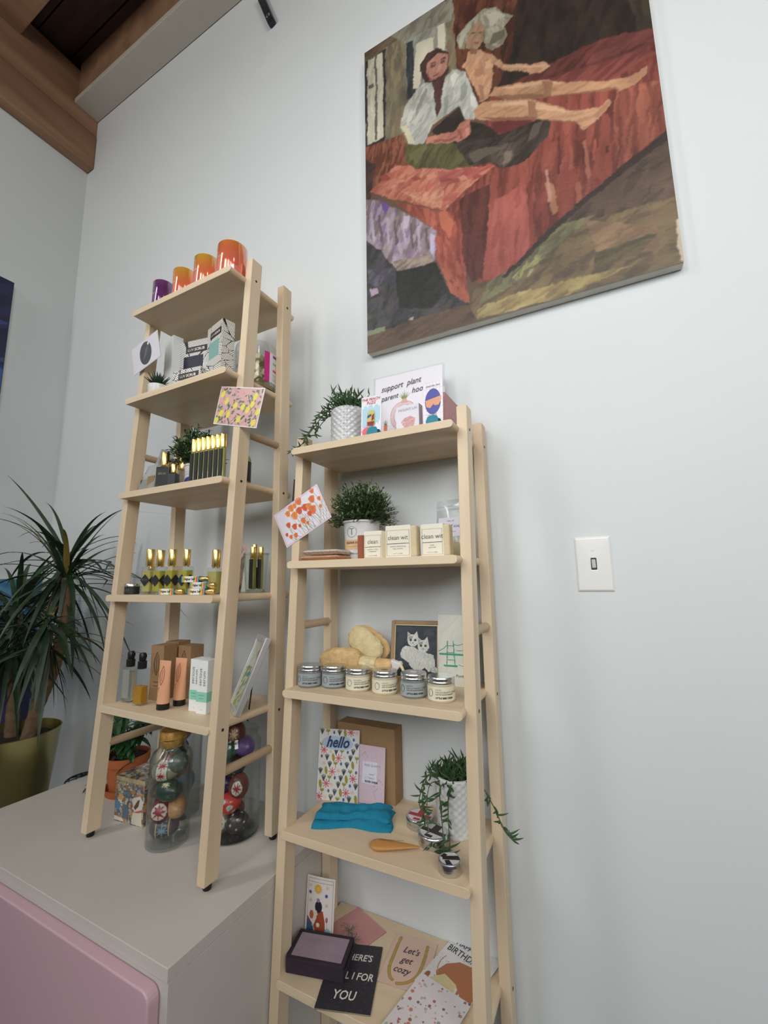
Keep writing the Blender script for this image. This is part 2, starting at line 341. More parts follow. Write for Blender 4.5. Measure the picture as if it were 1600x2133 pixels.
PAINT=[
([(-.014,.988),(.415,1.016),(.395,.746),(.249,.589),(-.015,.64)],(122,112,86),([(140,128,96),(104,96,76),(128,104,80),(150,138,100),(112,108,92)],420,.07,.014,85,.3)),
([(.003,.998),(.405,1.005),(.412,.968),(.008,.969)],(104,86,66),([(96,74,58),(120,100,76)],60,.06,.012,25,.2)),
([(.117,1.005),(.405,.997),(.38,.918),(.197,.941)],(138,134,116),([(150,146,128),(118,112,94)],70,.05,.014,60,.4)),
([(.393,1.036),(1.009,1.005),(1.012,.617),(1.007,.561),(.86,.608),(.72,.615),(.519,.618),(.395,.753)],(46,34,28),([(58,44,34),(38,28,24),(66,48,36),(50,40,32)],420,.09,.02,80,.5)),
([(.393,1.036),(.702,.941),(.63,.886),(.594,.708),(.526,.608),(.451,.596),(.395,.753)],(96,52,34),([(118,66,42),(76,40,28),(104,60,40),(60,36,26)],300,.09,.014,85,.25)),
([(.941,.764),(1.006,.687),(1.007,.561),(.961,.583)],(66,54,40),([(80,68,48),(54,44,34)],60,.06,.014,80,.4)),
([(.003,.963),(.1,.965),(.092,.632),(.001,.65)],(52,50,54),None),
([(.014,.966),(.086,.959),(.084,.661),(.01,.662)],(204,198,172),([(222,216,190),(184,178,154)],40,.05,.008,88,.1)),
([(.049,.963),(.059,.963),(.058,.666),(.046,.668)],(108,102,92),None),
([(.018,.87),(.04,.869),(.042,.856),(.018,.858)],(108,102,92),None),
([(.188,.949),(.362,.927),(.361,.823),(.228,.748),(.191,.744)],(150,150,136),([(166,166,150),(124,124,112)],50,.04,.01,60,.5)),
([(.192,.935),(.229,.934),(.225,.75),(.191,.744)],(56,62,66),([(70,76,78),(44,48,52)],24,.04,.008,85,.2)),
([(.241,.913),(.313,.9),(.312,.846),(.271,.825),(.237,.76),(.216,.769)],(214,206,180),None),
([(.329,.927),(.356,.926),(.358,.832),(.328,.838)],(216,208,182),None),
([(.001,.658),(.171,.64),(.19,.523),(.045,.514),(-.0,.504)],(118,62,42),([(150,84,56),(92,46,34),(168,104,70),(104,50,36)],120,.05,.01,80,.2)),
([(.0,.619),(.046,.58),(.025,.491),(.014,.45),(-.003,.49)],(70,48,48),([(92,60,52),(54,40,44)],40,.04,.012,40,.6)),
([(.519,.618),(.72,.615),(.86,.608),(1.009,.567),(1.006,.31),(.838,.243),(.659,.171),(.509,.086),(.43,.102),(.353,.21),(.313,.336),(.415,.371)],(136,62,48),([(156,72,56),(112,48,38),(170,84,64),(98,42,34),(146,68,50)],900,.11,.014,83,.12)),
([(.519,.618),(.713,.567),(.874,.489),(1.002,.532),(1.009,.567),(.86,.608),(.72,.615)],(96,44,38),([(112,54,46),(82,36,32),(124,60,52)],160,.09,.016,25,.3)),
([(.86,.608),(1.005,.566),(1.002,.535),(.818,.558)],(122,58,50),([(136,68,58),(108,50,44)],50,.08,.014,12,.15)),
([(.685,.576),(.976,.525),(1.002,.501),(.88,.486),(.707,.523)],(136,62,54),([(150,72,60),(118,52,46)],90,.09,.014,20,.2)),
([(.511,.531),(.603,.522),(.643,.48),(.596,.458),(.523,.499)],(112,44,38),None),
([(.888,.458),(1.012,.43),(1.007,.315),(.844,.241),(.853,.257)],(150,70,54),([(168,86,64),(124,56,44),(186,104,76),(108,48,38)],200,.1,.012,84,.1)),
([(.381,.354),(.493,.357),(.489,.246),(.468,.11),(.408,.107),(.385,.202)],(94,44,36),([(80,38,32),(110,52,42)],120,.09,.016,85,.1)),
([(.488,.308),(.608,.319),(.61,.164),(.551,.084),(.452,.102)],(168,78,66),([(190,96,80),(150,66,56),(176,84,72)],160,.1,.016,80,.15)),
([(.663,.301),(.686,.293),(.698,.213),(.68,.207)],(178,120,84),None),
([(.752,.266),(.769,.266),(.764,.216),(.751,.214)],(164,92,68),None),
([(.67,.331),(.679,.331),(.681,.243),(.669,.247)],(196,140,120),None),
([(.781,.364),(.794,.363),(.802,.274),(.788,.256)],(176,104,78),None),
([(.139,.549),(.322,.463),(.517,.403),(.407,.374),(.326,.339),(.121,.443),(.02,.5)],(186,96,76),([(206,118,92),(170,80,64),(214,134,104),(222,150,118),(196,90,62),(178,88,78)],460,.045,.013,25,.5)),
([(.304,.462),(.506,.405),(.434,.398),(.318,.41)],(182,86,76),([(196,100,86),(168,74,66)],60,.05,.012,5,.3)),
([(.15,.455),(.326,.398),(.314,.349),(.238,.386)],(208,132,98),([(222,156,118),(196,110,78)],60,.03,.012,30,.6)),
([(.305,.345),(.354,.33),(.385,.202),(.403,.056),(.337,.094),(.288,.209),(.285,.292),(.184,.382),(.121,.436)],(158,66,50),([(176,82,60),(136,54,42),(196,104,74)],220,.08,.014,100,.3)),
([(.301,.34),(.33,.344),(.356,.291),(.34,.251),(.31,.292)],(200,106,72),None),
([(-.003,.483),(.044,.464),(.184,.375),(.289,.288),(.284,.204),(.137,.211),(.097,.259),(-.004,.351)],(140,120,124),([(166,146,160),(116,98,100),(188,168,190),(134,104,150),(150,134,128)],300,.05,.014,75,.4)),
([(.054,.461),(.107,.427),(.087,.406)],(112,76,150),None),
([(.166,.377),(.192,.366),(.177,.33),(.16,.342)],(206,186,208),None),
([(.272,.286),(.288,.275),(.276,.218),(.264,.234)],(190,176,206),None),
([(.115,.248),(.276,.225),(.275,.2),(.137,.211)],(148,126,112),([(168,148,134),(120,100,90)],40,.03,.01,20,.4)),
([(-.004,.354),(.079,.284),(.128,.215),(.287,.197),(.337,.094),(.403,.053),(.229,.059),(.001,.051)],(50,52,48),([(62,64,60),(40,42,40),(72,68,84),(84,80,78)],320,.05,.018,30,.8)),
([(.124,.216),(.287,.197),(.326,.109),(.263,.075),(.138,.103)],(36,38,34),([(44,46,40),(30,32,30)],60,.06,.02,60,.5)),
([(.007,.193),(.045,.19),(.054,.169),(.021,.167)],(176,148,176),None),
([(.003,.257),(.115,.228),(.05,.192),(.007,.209)],(78,72,86),([(104,98,114),(66,62,74)],30,.03,.01,40,.4)),
([(.175,.065),(.196,.067),(.187,.055)],(190,178,160),None),
([(-.006,.052),(.229,.059),(.403,.053),(.428,.006),(.398,.001),(-.006,.003)],(98,76,58),([(114,90,68),(82,62,50),(104,80,60)],160,.08,.014,15,.15)),
([(-.003,.067),(.075,.067),(.074,.052),(.001,.051)],(138,148,112),None),
([(1.008,.307),(1.0,.0),(.428,.003),(.403,.053),(.429,.099),(.509,.086),(.659,.171),(.77,.215)],(112,92,66),([(128,104,72),(98,80,62),(140,116,80),(86,74,58),(120,104,70)],620,.08,.022,25,.6)),
([(1.007,.304),(1.0,.145),(.848,.157),(.699,.173),(.77,.215)],(84,66,52),([(98,78,62),(70,56,46),(108,86,70)],220,.08,.022,30,.6)),
([(.466,.093),(.554,.111),(.7,.179),(.801,.171),(.651,.114),(.578,.077),(.431,.039)],(104,98,72),([(120,114,84),(92,86,64),(138,136,92)],140,.06,.016,40,.4)),
([(.431,.033),(.56,.043),(.766,.032),(.882,.028),(.699,.001),(.428,.005)],(150,128,80),([(170,148,88),(134,110,70),(184,166,100)],140,.06,.012,15,.2)),
([(.544,.085),(.605,.126),(.651,.119),(.577,.066)],(112,104,74),([(178,176,110),(120,112,80)],24,.025,.006,55,.4)),
([(.763,.171),(.951,.096),(.95,.036),(.802,.069)],(142,112,80),([(156,124,88),(126,98,72)],90,.06,.022,10,.5)),
([(.792,.082),(.948,.081),(.908,.047),(.78,.044)],(96,82,58),([(84,76,54),(116,100,66)],40,.04,.01,15,.4)),
([(1.008,.308),(1.009,.286),(.782,.211),(.657,.157),(.524,.09),(.51,.094),(.659,.176),(.765,.22)],(64,48,42),None),
([(.252,.833),(.282,.856),(.329,.855),(.366,.821),(.367,.758),(.344,.736),(.276,.755),(.255,.796)],(74,50,46),([(88,60,54),(62,42,40)],30,.03,.008,60,.5)),
([(.3,.756),(.351,.74),(.327,.654),(.308,.632),(.305,.708)],(84,54,50),([(98,64,58),(72,46,44)],16,.03,.006,85,.2)),
([(.258,.767),(.3,.755),(.306,.708),(.308,.632),(.327,.654),(.349,.739),(.387,.758),(.429,.719),(.445,.671),(.474,.587),(.449,.568),(.399,.583),(.399,.632),(.291,.613),(.248,.566),(.191,.594),(.163,.666),(.179,.722),(.214,.75)],(178,178,164),([(196,196,182),(158,158,148),(208,206,190),(172,174,168)],260,.04,.009,60,.7)),
([(.269,.7),(.286,.678),(.223,.643),(.215,.657)],(206,204,190),None),
([(.167,.665),(.188,.66),(.221,.584),(.191,.595)],(210,202,168),None),
([(.345,.684),(.363,.684),(.35,.623),(.332,.622)],(150,152,146),None),
([(.28,.824),(.328,.838),(.362,.813),(.362,.774),(.334,.756),(.295,.761),(.275,.791)],(186,128,106),([(202,144,120),(170,108,92),(194,134,112)],40,.02,.006,50,.6)),
([(.295,.814),(.319,.808),(.318,.8),(.296,.804)],(120,74,66),None),
([(.334,.806),(.353,.8),(.353,.792),(.335,.796)],(120,74,66),None),
([(.304,.773),(.326,.77),(.325,.765),(.305,.768)],(138,70,64),None),
([(.174,.591),(.257,.571),(.395,.527),(.471,.458),(.413,.438),(.217,.505),(.177,.549)],(84,82,46),([(98,96,54),(70,68,38),(108,104,62)],110,.05,.01,60,.3)),
([(.313,.604),(.401,.628),(.418,.578),(.509,.518),(.565,.457),(.377,.519),(.286,.596)],(48,42,32),([(58,50,38),(40,34,28)],60,.05,.012,20,.5)),
([(.378,.526),(.506,.489),(.643,.478),(.672,.48),(.702,.463),(.686,.418),(.615,.377),(.557,.382),(.534,.384),(.499,.415),(.421,.439)],(58,48,38),([(70,58,46),(48,38,32),(78,68,56)],130,.06,.012,25,.5)),
([(.649,.471),(.677,.469),(.659,.435),(.622,.429)],(92,80,68),None),
([(.503,.459),(.55,.456),(.588,.442),(.575,.401),(.542,.384),(.499,.418)],(90,76,64),([(106,90,78),(72,60,50)],30,.03,.009,40,.5)),
([(.267,.588),(.38,.56),(.399,.575),(.437,.575),(.43,.524),(.394,.52),(.261,.568)],(186,114,94),([(200,130,106),(168,98,82)],40,.03,.008,10,.4)),
([(.399,.852),(.45,.876),(.504,.89),(.553,.871),(.569,.844),(.607,.813),(.577,.797),(.584,.764),(.565,.743),(.532,.742),(.501,.766),(.507,.832),(.484,.866),(.46,.847),(.426,.801),(.405,.817)],(146,140,118),([(164,158,134),(120,114,96),(178,172,150),(132,124,102)],110,.04,.008,110,.6)),
([(.44,.786),(.476,.774),(.499,.75),(.531,.733),(.533,.714),(.52,.654),(.509,.609),(.477,.61),(.457,.666),(.432,.721),(.413,.748),(.431,.76)],(196,146,106),([(210,160,118),(178,128,92),(188,136,98)],70,.03,.008,70,.6)),
([(.441,.836),(.484,.865),(.507,.832),(.5,.79),(.469,.773),(.434,.798)],(166,130,96),([(178,142,106),(150,116,86)],30,.025,.008,70,.4)),
([(.507,.744),(.531,.731),(.571,.683),(.648,.642),(.692,.631),(.713,.608),(.681,.603),(.632,.629),(.557,.672),(.517,.717)],(200,148,108),([(214,162,120),(182,130,94)],40,.03,.006,10,.3)),
([(.509,.615),(.529,.63),(.613,.607),(.699,.573),(.753,.543),(.873,.486),(.929,.474),(.97,.479),(.969,.463),(.937,.449),(.899,.451),(.774,.498),(.693,.522),(.608,.559)],(196,144,102),([(210,160,116),(176,124,88),(204,150,106)],120,.05,.008,5,.15)),
([(.451,.596),(.486,.607),(.637,.547),(.691,.507),(.768,.455),(.838,.433),(.866,.443),(.876,.43),(.833,.405),(.795,.391),(.763,.422),(.665,.476),(.511,.536),(.457,.563)],(198,146,104),([(212,160,116),(178,126,90),(206,154,110)],120,.05,.008,175,.2)),
([(.518,.608),(.624,.568),(.707,.523),(.87,.47),(.899,.451),(.774,.498),(.693,.522),(.563,.575)],(150,102,72),None),
([(.528,.625),(.613,.603),(.699,.571),(.753,.541),(.684,.566),(.582,.603)],(226,178,134),None),
([(.473,.563),(.63,.498),(.763,.426),(.793,.397),(.763,.421),(.665,.476),(.511,.536)],(146,98,70),None),
([(.516,.588),(.636,.541),(.703,.495),(.767,.451),(.688,.491),(.606,.541),(.515,.578)],(226,178,134),None),
([(.685,.576),(.716,.561),(.707,.523),(.686,.528)],(168,116,82),None),
([(.633,.545),(.657,.527),(.658,.483),(.63,.498)],(170,118,84),None),
([(.929,.474),(.967,.478),(.967,.464),(.938,.452),(.92,.462)],(178,126,90),None),
([(.837,.429),(.865,.439),(.874,.431),(.83,.407),(.815,.413)],(176,124,88),None),
([(.462,.716),(.495,.71),(.498,.684),(.47,.689)],(174,122,88),None),
([(.501,.721),(.524,.717),(.527,.696),(.504,.7)],(222,172,128),None),
([(.47,.661),(.487,.654),(.494,.614),(.478,.613)],(166,114,82),None),
([(.446,.794),(.476,.779),(.471,.763),(.45,.773)],(140,98,70),None),
([(.567,.684),(.648,.639),(.684,.626),(.684,.62),(.633,.639),(.566,.675)],(222,174,130),None),
([(.685,.631),(.713,.61),(.683,.614)],(214,164,120),None),
([(.455,.837),(.469,.833),(.468,.828),(.456,.832)],(104,78,58),None),
([(.486,.828),(.499,.823),(.499,.818),(.486,.822)],(104,78,58),None),
([(.466,.802),(.485,.796),(.482,.791),(.467,.796)],(150,84,70),None),
([(.412,.854),(.449,.871),(.457,.856),(.425,.832),(.418,.812),(.406,.821)],(178,172,150),None),
([(.519,.865),(.552,.861),(.582,.825),(.558,.83),(.539,.816),(.524,.831)],(176,170,148),None),
([(.537,.794),(.578,.789),(.576,.768),(.542,.761),(.518,.765)],(106,100,80),None),
([(.32,.779),(.329,.798),(.337,.795),(.331,.772)],(206,146,122),None),
([(.281,.796),(.298,.765),(.323,.758),(.338,.759),(.297,.761),(.278,.786)],(140,86,74),None),
([(.295,.82),(.319,.814),(.319,.811),(.295,.816)],(84,54,50),None),
([(.334,.812),(.354,.806),(.354,.802),(.334,.808)],(84,54,50),None),
([(.246,.725),(.271,.746),(.277,.737),(.254,.699),(.23,.671),(.226,.687)],(144,146,138),None),
([(.408,.687),(.426,.702),(.433,.677),(.421,.645),(.404,.637)],(146,148,140),None),
([(.372,.74),(.394,.742),(.402,.727),(.378,.7)],(214,214,202),None),
([(.443,.65),(.462,.628),(.456,.602),(.44,.615)],(208,208,196),None),
([(.187,.687),(.212,.708),(.221,.697),(.2,.652),(.188,.657)],(208,208,196),None),
([(.384,.558),(.397,.557),(.405,.524),(.393,.525)],(154,86,70),None),
([(.414,.551),(.429,.549),(.428,.527),(.417,.526)],(210,140,114),None),
([(.293,.568),(.379,.541),(.378,.533),(.293,.559)],(150,86,70),None),
([(.191,.558),(.248,.567),(.274,.554),(.217,.513)],(112,108,64),None),
([(.424,.475),(.504,.463),(.548,.442),(.501,.44),(.437,.44)],(104,90,76),None),
([(.547,.43),(.577,.426),(.566,.401),(.543,.393)],(130,112,94),None),
([(.716,.401),(.722,.404),(.715,.309),(.706,.306)],(100,42,34),None),
([(.746,.367),(.752,.369),(.75,.309),(.741,.306)],(176,88,68),None),
([(.78,.362),(.786,.365),(.784,.31),(.776,.306)],(100,42,34),None),
([(.814,.358),(.82,.36),(.818,.31),(.809,.307)],(176,88,68),None),
([(.842,.326),(.848,.328),(.851,.31),(.843,.307)],(100,42,34),None),
([(.874,.322),(.879,.324),(.883,.31),(.875,.307)],(176,88,68),None),
([(.065,.54),(.095,.537),(.116,.512),(.079,.517)],(164,72,58),None),
([(.132,.496),(.161,.494),(.181,.48),(.145,.485)],(220,142,110),None),
([(.198,.482),(.225,.48),(.244,.462),(.21,.467)],(164,72,58),None),
([(.26,.469),(.287,.466),(.305,.446),(.272,.45)],(220,142,110),None),
([(.319,.429),(.345,.427),(.363,.416),(.331,.42)],(164,72,58),None),
([(.378,.417),(.402,.415),(.419,.401),(.388,.405)],(220,142,110),None),
([(.434,.405),(.458,.403),(.474,.386),(.444,.39)],(164,72,58),None),
([(.019,.432),(.029,.432),(.04,.342),(.028,.332)],(184,166,186),None),
([(.054,.413),(.064,.413),(.074,.327),(.062,.318)],(110,90,98),None),
([(.089,.394),(.098,.394),(.107,.312),(.096,.305)],(184,166,186),None),
([(.122,.376),(.131,.376),(.14,.298),(.129,.292)],(110,90,98),None),
([(.155,.358),(.164,.358),(.172,.284),(.161,.279)],(184,166,186),None),
([(.187,.341),(.196,.341),(.203,.27),(.193,.266)],(110,90,98),None),
([(.218,.323),(.227,.324),(.234,.256),(.223,.254)],(184,166,186),None),
([(.249,.307),(.257,.307),(.264,.243),(.254,.242)],(110,90,98),None),
([(.996,.098),(1.006,.095),(1.004,.002),(.993,.007)],(206,186,160),None)]
# ------------------------------------------------------------------ the room
WALLM = mat('painted_wall', C(220, 225, 226), 0.75, noise=0.012, nscale=3, bump=0.08, bscale=90)
struct('floor', MB().box(WALL_X - .1, 4.2, -4.2, WALL_Y + .1, -0.1, 0), wood('floor_planks', C(72, 60, 48), C(54, 44, 36), (1, .08, 1), 0.55))
struct('wall_back', MB().box(WALL_X - .1, 4.2, WALL_Y, WALL_Y + .12, 0, 4.6), WALLM)
struct('wall_left', MB().box(WALL_X - .12, WALL_X, -4.2, WALL_Y, 0, 4.6), WALLM)
planks = MB()
y = WALL_Y
while y > -4.2:
    planks.box(WALL_X - .1, 4.2, y - .133, y - .003, CEIL_Z + .02, CEIL_Z + .06); y -= .136
planks.box(WALL_X - .1, 4.2, -4.2, WALL_Y, CEIL_Z + .06, CEIL_Z + .08)
struct('ceiling', planks, wood('dark_ceiling_planks', C(78, 54, 42), C(52, 36, 29), (.1, 1, 1), 0.7))
BEAM = wood('old_beam_wood', C(160, 124, 96), C(132, 98, 74), (1, .1, 1), 0.65, 9)
struct('trim_1', MB().box(WALL_X, WALL_X + .05, -4.2, WALL_Y - .001, 3.315, CEIL_Z - .02), BEAM, bevel=.004)
struct('trim_2', MB().box(WALL_X, WALL_X + .056, -4.2, WALL_Y - .001, 3.125, 3.31), BEAM, bevel=.006)
struct('trim_3', MB().box(WALL_X + .05, 3.5, WALL_Y - .11, WALL_Y - .002, 3.40, 3.425), mat('greyish_trim_paint', C(196, 190, 180), 0.6, noise=.03, nscale=8), bevel=.002)
struct('trim_4', MB().box(WALL_X + .05, 3.5, WALL_Y - .10, WALL_Y - .002, 3.425, CEIL_Z + .019), BEAM, bevel=.003)
for k in range(2):
    struct('trim_%d' % (5 + k), MB().box(WALL_X + .05, 3.5, .56 - k * .62, .66 - k * .62, 3.50, CEIL_Z + .019), BEAM, bevel=.003)

# bracket at the top of the wall
br = thing('wall_bracket', 'small dark metal bracket on the long wall near the ceiling trim', 'bracket', (-.992, WALL_Y, 3.245), (0, math.radians(-20), 0))
DM = mat('dark_metal', C(58, 60, 74), 0.4, .7)
build('plate', MB().box(-.014, .014, -.02, -.001, -.11, .085), DM, br, bevel=.003)
for z in (-.08, .07): build('screw', MB().cyl(.008, -.024, -.018, 12, cx=0, cy=0, axis='z').xf(Matrix.Translation((0, 0, z)) @ Matrix.Rotation(PI/2, 4, 'X') @ Matrix.Translation((0, 0, .044))), SILVER, br)

# light switch
sw = thing('light_switch', 'white toggle light switch on a glossy screwed plate on the pale wall', 'light switch', (-.0325, WALL_Y, 1.1065))
SWM = mat('glossy_white_plastic', C(240, 240, 238), 0.12, coat=.6)
pm = MB()
pm.add([(-.035,0,-.0572),(.035,0,-.0572),(.035,0,.0572),(-.035,0,.0572),(-.031,-.005,-.0532),(.031,-.005,-.0532),(.031,-.005,.0532),(-.031,-.005,.0532)],
       [(0,1,5,4),(1,2,6,5),(2,3,7,6),(3,0,4,7),(0,3,2,1)])
pm.add([(-.031,-.005,-.0532),(.031,-.005,-.0532),(.031,-.005,.0532),(-.031,-.005,.0532),(-.0052,-.006,-.012),(.0052,-.006,-.012),(.0052,-.006,.012),(-.0052,-.006,.012)],
       [(0,1,5,4),(1,2,6,5),(2,3,7,6),(3,0,4,7)])
pm.add([(-.0052,-.006,-.012),(.0052,-.006,-.012),(.0052,-.006,.012),(-.0052,-.006,.012),(-.0052,-.0004,-.012),(.0052,-.0004,-.012),(.0052,-.0004,.012),(-.0052,-.0004,.012)],
       [(0,1,5,4),(1,2,6,5),(2,3,7,6),(3,0,4,7)])
build('plate', pm, SWM, sw, bevel=.0015, segs=3)
build('slot', MB().box(-.0052, .0052, -.0006, -.0003, -.012, .012), BLACK, sw)
build('toggle', MB().hexa([(-.004,-.002,-.009),(.004,-.002,-.009),(.004,-.001,.006),(-.004,-.001,.006),(-.0032,-.006,-.007),(.0032,-.006,-.007),(.0036,-.0155,.0095),(-.0036,-.0155,.0095)][:8]), SWM, sw, bevel=.0008)
for z in (-.030, .030): build('screw', MB().cyl(.0032, -.0068, -.005, 16, axis='y', cx=0, cy=0).xf(Matrix.Translation((0, 0, z))), SWM, sw)

# ------------------------------------------------------------------ pictures on the walls
PW, PH = 0.729, 1.008
def canvas(name, label, art, th, m, loc, rz=0, side=None):
    t = thing(name, label, 'painting', loc, (0, 0, rz))
    art_mesh('painted_canvas', art, 0, m, t)
    w, h = art.w, art.h
    build('stretcher', MB().box(-w/2, w/2, .0006, th, 0, h), side or mat('canvas_edge', C(206, 204, 192), .8, noise=.08, nscale=20), t, bevel=.003)
    return t
pa = Art(PW, PH, LC(110, 84, 60), cell=.00165, seed=3)
for pts, col, st in PAINT:
    pa.poly(pts, LC(*col))
    if st:
        cols, n, L, wd, ang, jit = st
        pa.strokes(pts, [LC(*c) for c in cols], n, L, wd, math.radians(ang), jit, .6)
pa.shade(.20, 7); pa.shade(.12, 22)
lum = pa.c.mean(-1, keepdims=True); pa.c = (pa.c * .86 + lum * .14) * .84
pa.warp(.0030, 26); pa.warp(.0016, 80); pa.soft(2); pa.noise(.035)
canvas('oil_painting', 'large oil painting of a headscarfed woman and a doll on a red bed', pa, .026, OIL, (-.5497 + PW/2, WALL_Y - .0265, 1.6993))

a2 = Art(.62, .72, LC(70, 120, 165), cell=.004, seed=5)
a2.poly([(0,0),(1,0),(1,.55),(0,.5)], LC(44, 44, 92)); a2.poly([(0,.5),(1,.55),(1,.68),(0,.62)], LC(104, 96, 140))
a2.strokes([(0,.6),(1,.6),(1,1),(0,1)], [LC(84,144,188), LC(66,124,172), LC(104,158,196)], 260, .14, .03, 0, .3)
a2.strokes([(0,0),(1,0),(1,.6),(0,.6)], [LC(36,36,80), LC(64,52,110), LC(90,76,130), LC(30,44,70)], 240, .12, .03, .8, .6)
canvas('painting', 'blue painting low in the corner behind the potted palm', a2, .03, OIL, (WALL_X + .0305, .66, .385), PI/2)
a3 = Art(.56, .72, LC(28, 30, 66), cell=.004, seed=6)
a3.poly([(0,0),(1,0),(1,.46),(0,.6)], LC(52, 96, 158)); a3.strokes([(0,0),(1,0),(1,1),(0,1)], [LC(30,32,72), LC(46,40,92), LC(24,24,52), LC(60,80,140)], 160, .12, .03, .5, .6)
a3.poly([(0,0),(1,0),(1,.3),(0,.35)], LC(70, 120, 176))
canvas('painting', 'dark blue painting high on the left wall, cut by the photo edge', a3, .03, OIL, (WALL_X + .0305, .753 - .28, 1.63), PI/2)

# ------------------------------------------------------------------ the counter
CT = .4799
ct = thing('display_cabinet', 'low white cabinet with a pink door that carries the taller ladder shelf', 'cabinet', (-1.101, .765, 0))
CX0, CX1, CY0, CY1 = -.434, .427, -.2345, .2305
CABM = mat('cabinet_white', C(205, 200, 192), .55, noise=.02, nscale=12)
build('carcass', MB().box(CX0, CX1, CY0 + .002, CY1, .0, CT - .022), CABM, ct, bevel=.001)
build('cabinet_top', MB().box(CX0, CX1, CY0, CY1, CT - .0215, CT), CABM, ct, bevel=.0012)
dm = MB(); R = .018; pts = []
for cx, cz, a0 in ((CX1 - .016 - R, CT - .027 - R, 0), (CX0 + .002 + R, CT - .027 - R, 90), (CX0 + .002 + R, .02 + R, 180), (CX1 - .016 - R, .02 + R, 270)):
    for k in range(6):
        t = math.radians(a0 + 18 * k); pts.append((cx + R * math.cos(t), cz + R * math.sin(t)))
dm.prism(pts, CY0 - .020, CY0 + .001)
tag(build('door', dm, mat('pink_lacquer', C(212, 176, 188), .35, coat=.3), ct, bevel=.003, segs=3), 'pale pink cabinet door')

# ------------------------------------------------------------------ ladder shelves
TH = .0166; TX = .022; TD = .0352
LAD = {'A': dict(x=-.9688, y=.8907, ph=-.0032, a=.1972, z=[1.8503, 1.5818, 1.3148, 1.0443, .7735], w=[.2087, .2105, .2077, .2194, .2147], zt=1.9083, zb=CT, bk=-.0327),
       'B': dict(x=-.4553, y=.9777, ph=.0119, a=.2001, z=[1.3843, 1.1171, .8424, .5648, .3022], w=[.1975, .2054, .2122, .2097, .2145], zt=1.4345, zb=0.0, bk=-.0165)}
def L(q, u, w, z=0):
    d = LAD[q]; c, s = math.cos(d['ph']), math.sin(d['ph'])
    return (d['x'] + u * c + w * s, d['y'] + u * s - w * c, z)
def SH(q, i, u, w, dz=0.0): return L(q, u, w, LAD[q]['z'][i] + TH / 2 + dz)
def wf(q, z): return .1541 + .0691 * (LAD[q]['zt'] - z) / 1.4
HOLE = mat('bolt_black', C(36, 26, 24), .5)
def ladder(q, label):
    d = LAD[q]; t = thing('ladder_shelf', label, 'shelf', (d['x'], d['y'], d['zb']), d['ph'], 'beech ladder shelves')
    a, zb = d['a'], d['zb']; ft = .012
    for s in (-1, 1):
        ui, uo = s * (a - .005), s * (a - .005 + TX); u0, u1 = min(ui, uo), max(ui, uo)
        z0, z1 = zb + ft, d['zt']
        for front in (True, False):
            if front: w0a, w0b = wf(q, z0), wf(q, z1)
            else: w0a = w0b = TD
            v = [(u0, -w0a, z0 - zb), (u1, -w0a, z0 - zb), (u1, -w0a + TD, z0 - zb), (u0, -w0a + TD, z0 - zb),
                 (u0, -w0b, z1 - zb), (u1, -w0b, z1 - zb), (u1, -w0b + TD, z1 - zb), (u0, -w0b + TD, z1 - zb)]
            lg = build('leg', MB().hexa(v), BEECH_Z, t, bevel=.0014)
            build('rubber_foot', MB().lathe([(0,0),(.008,0),(.009,.003),(.009,ft+.001),(0,ft+.001)], 20, (u0+u1)/2, -w0a + TD/2), BLACK, lg, smooth=True)
            for i in (0, 2, 4):
                zz = d['z'][i] - zb + (.0 if front else -.004); wc = (wf(q, d['z'][i]) if front else TD) - TD / 2
                h = MB().cyl(.0032, 0, .0012, 14, axis='x').xf(Matrix.Translation((uo - (.0006 if s > 0 else .0006), -wc, zz)))
                build('bolt', h, HOLE, lg)
    for i in range(5):
        zc, w1 = d['z'][i] - zb, d['w'][i]; r = TH / 2; pts = []
        for k in range(9):
            th = -PI/2 + PI * k / 8; pts.append((a - r + r * math.cos(th), zc + r * math.sin(th)))
        for k in range(9):
            th = PI/2 + PI * k / 8; pts.append((-a + r + r * math.cos(th), zc + r * math.sin(th)))
        build('shelf_board', MB().prism(pts, -w1, -d['bk']), BEECH_X, t, bevel=.0008)
    for zr in ({'A': (1.440, .683), 'B': (.978,)}[q]):
        for s in (-1, 1):
            u = s * (a + .004); w1 = wf(q, zr) - TD + .004
            build('rod', MB().cyl(.0095, -w1, -TD + .006, 20, cx=u, axis='y').xf(Matrix.Translation((0, 0, zr - zb))), BEECH_Y, t, smooth=True)
    return t
ladder('A', 'tall beech ladder shelf standing on the white cabinet, candles on its top board')
ladder('B', 'beech ladder shelf standing on the floor, trailing plant on its top board')
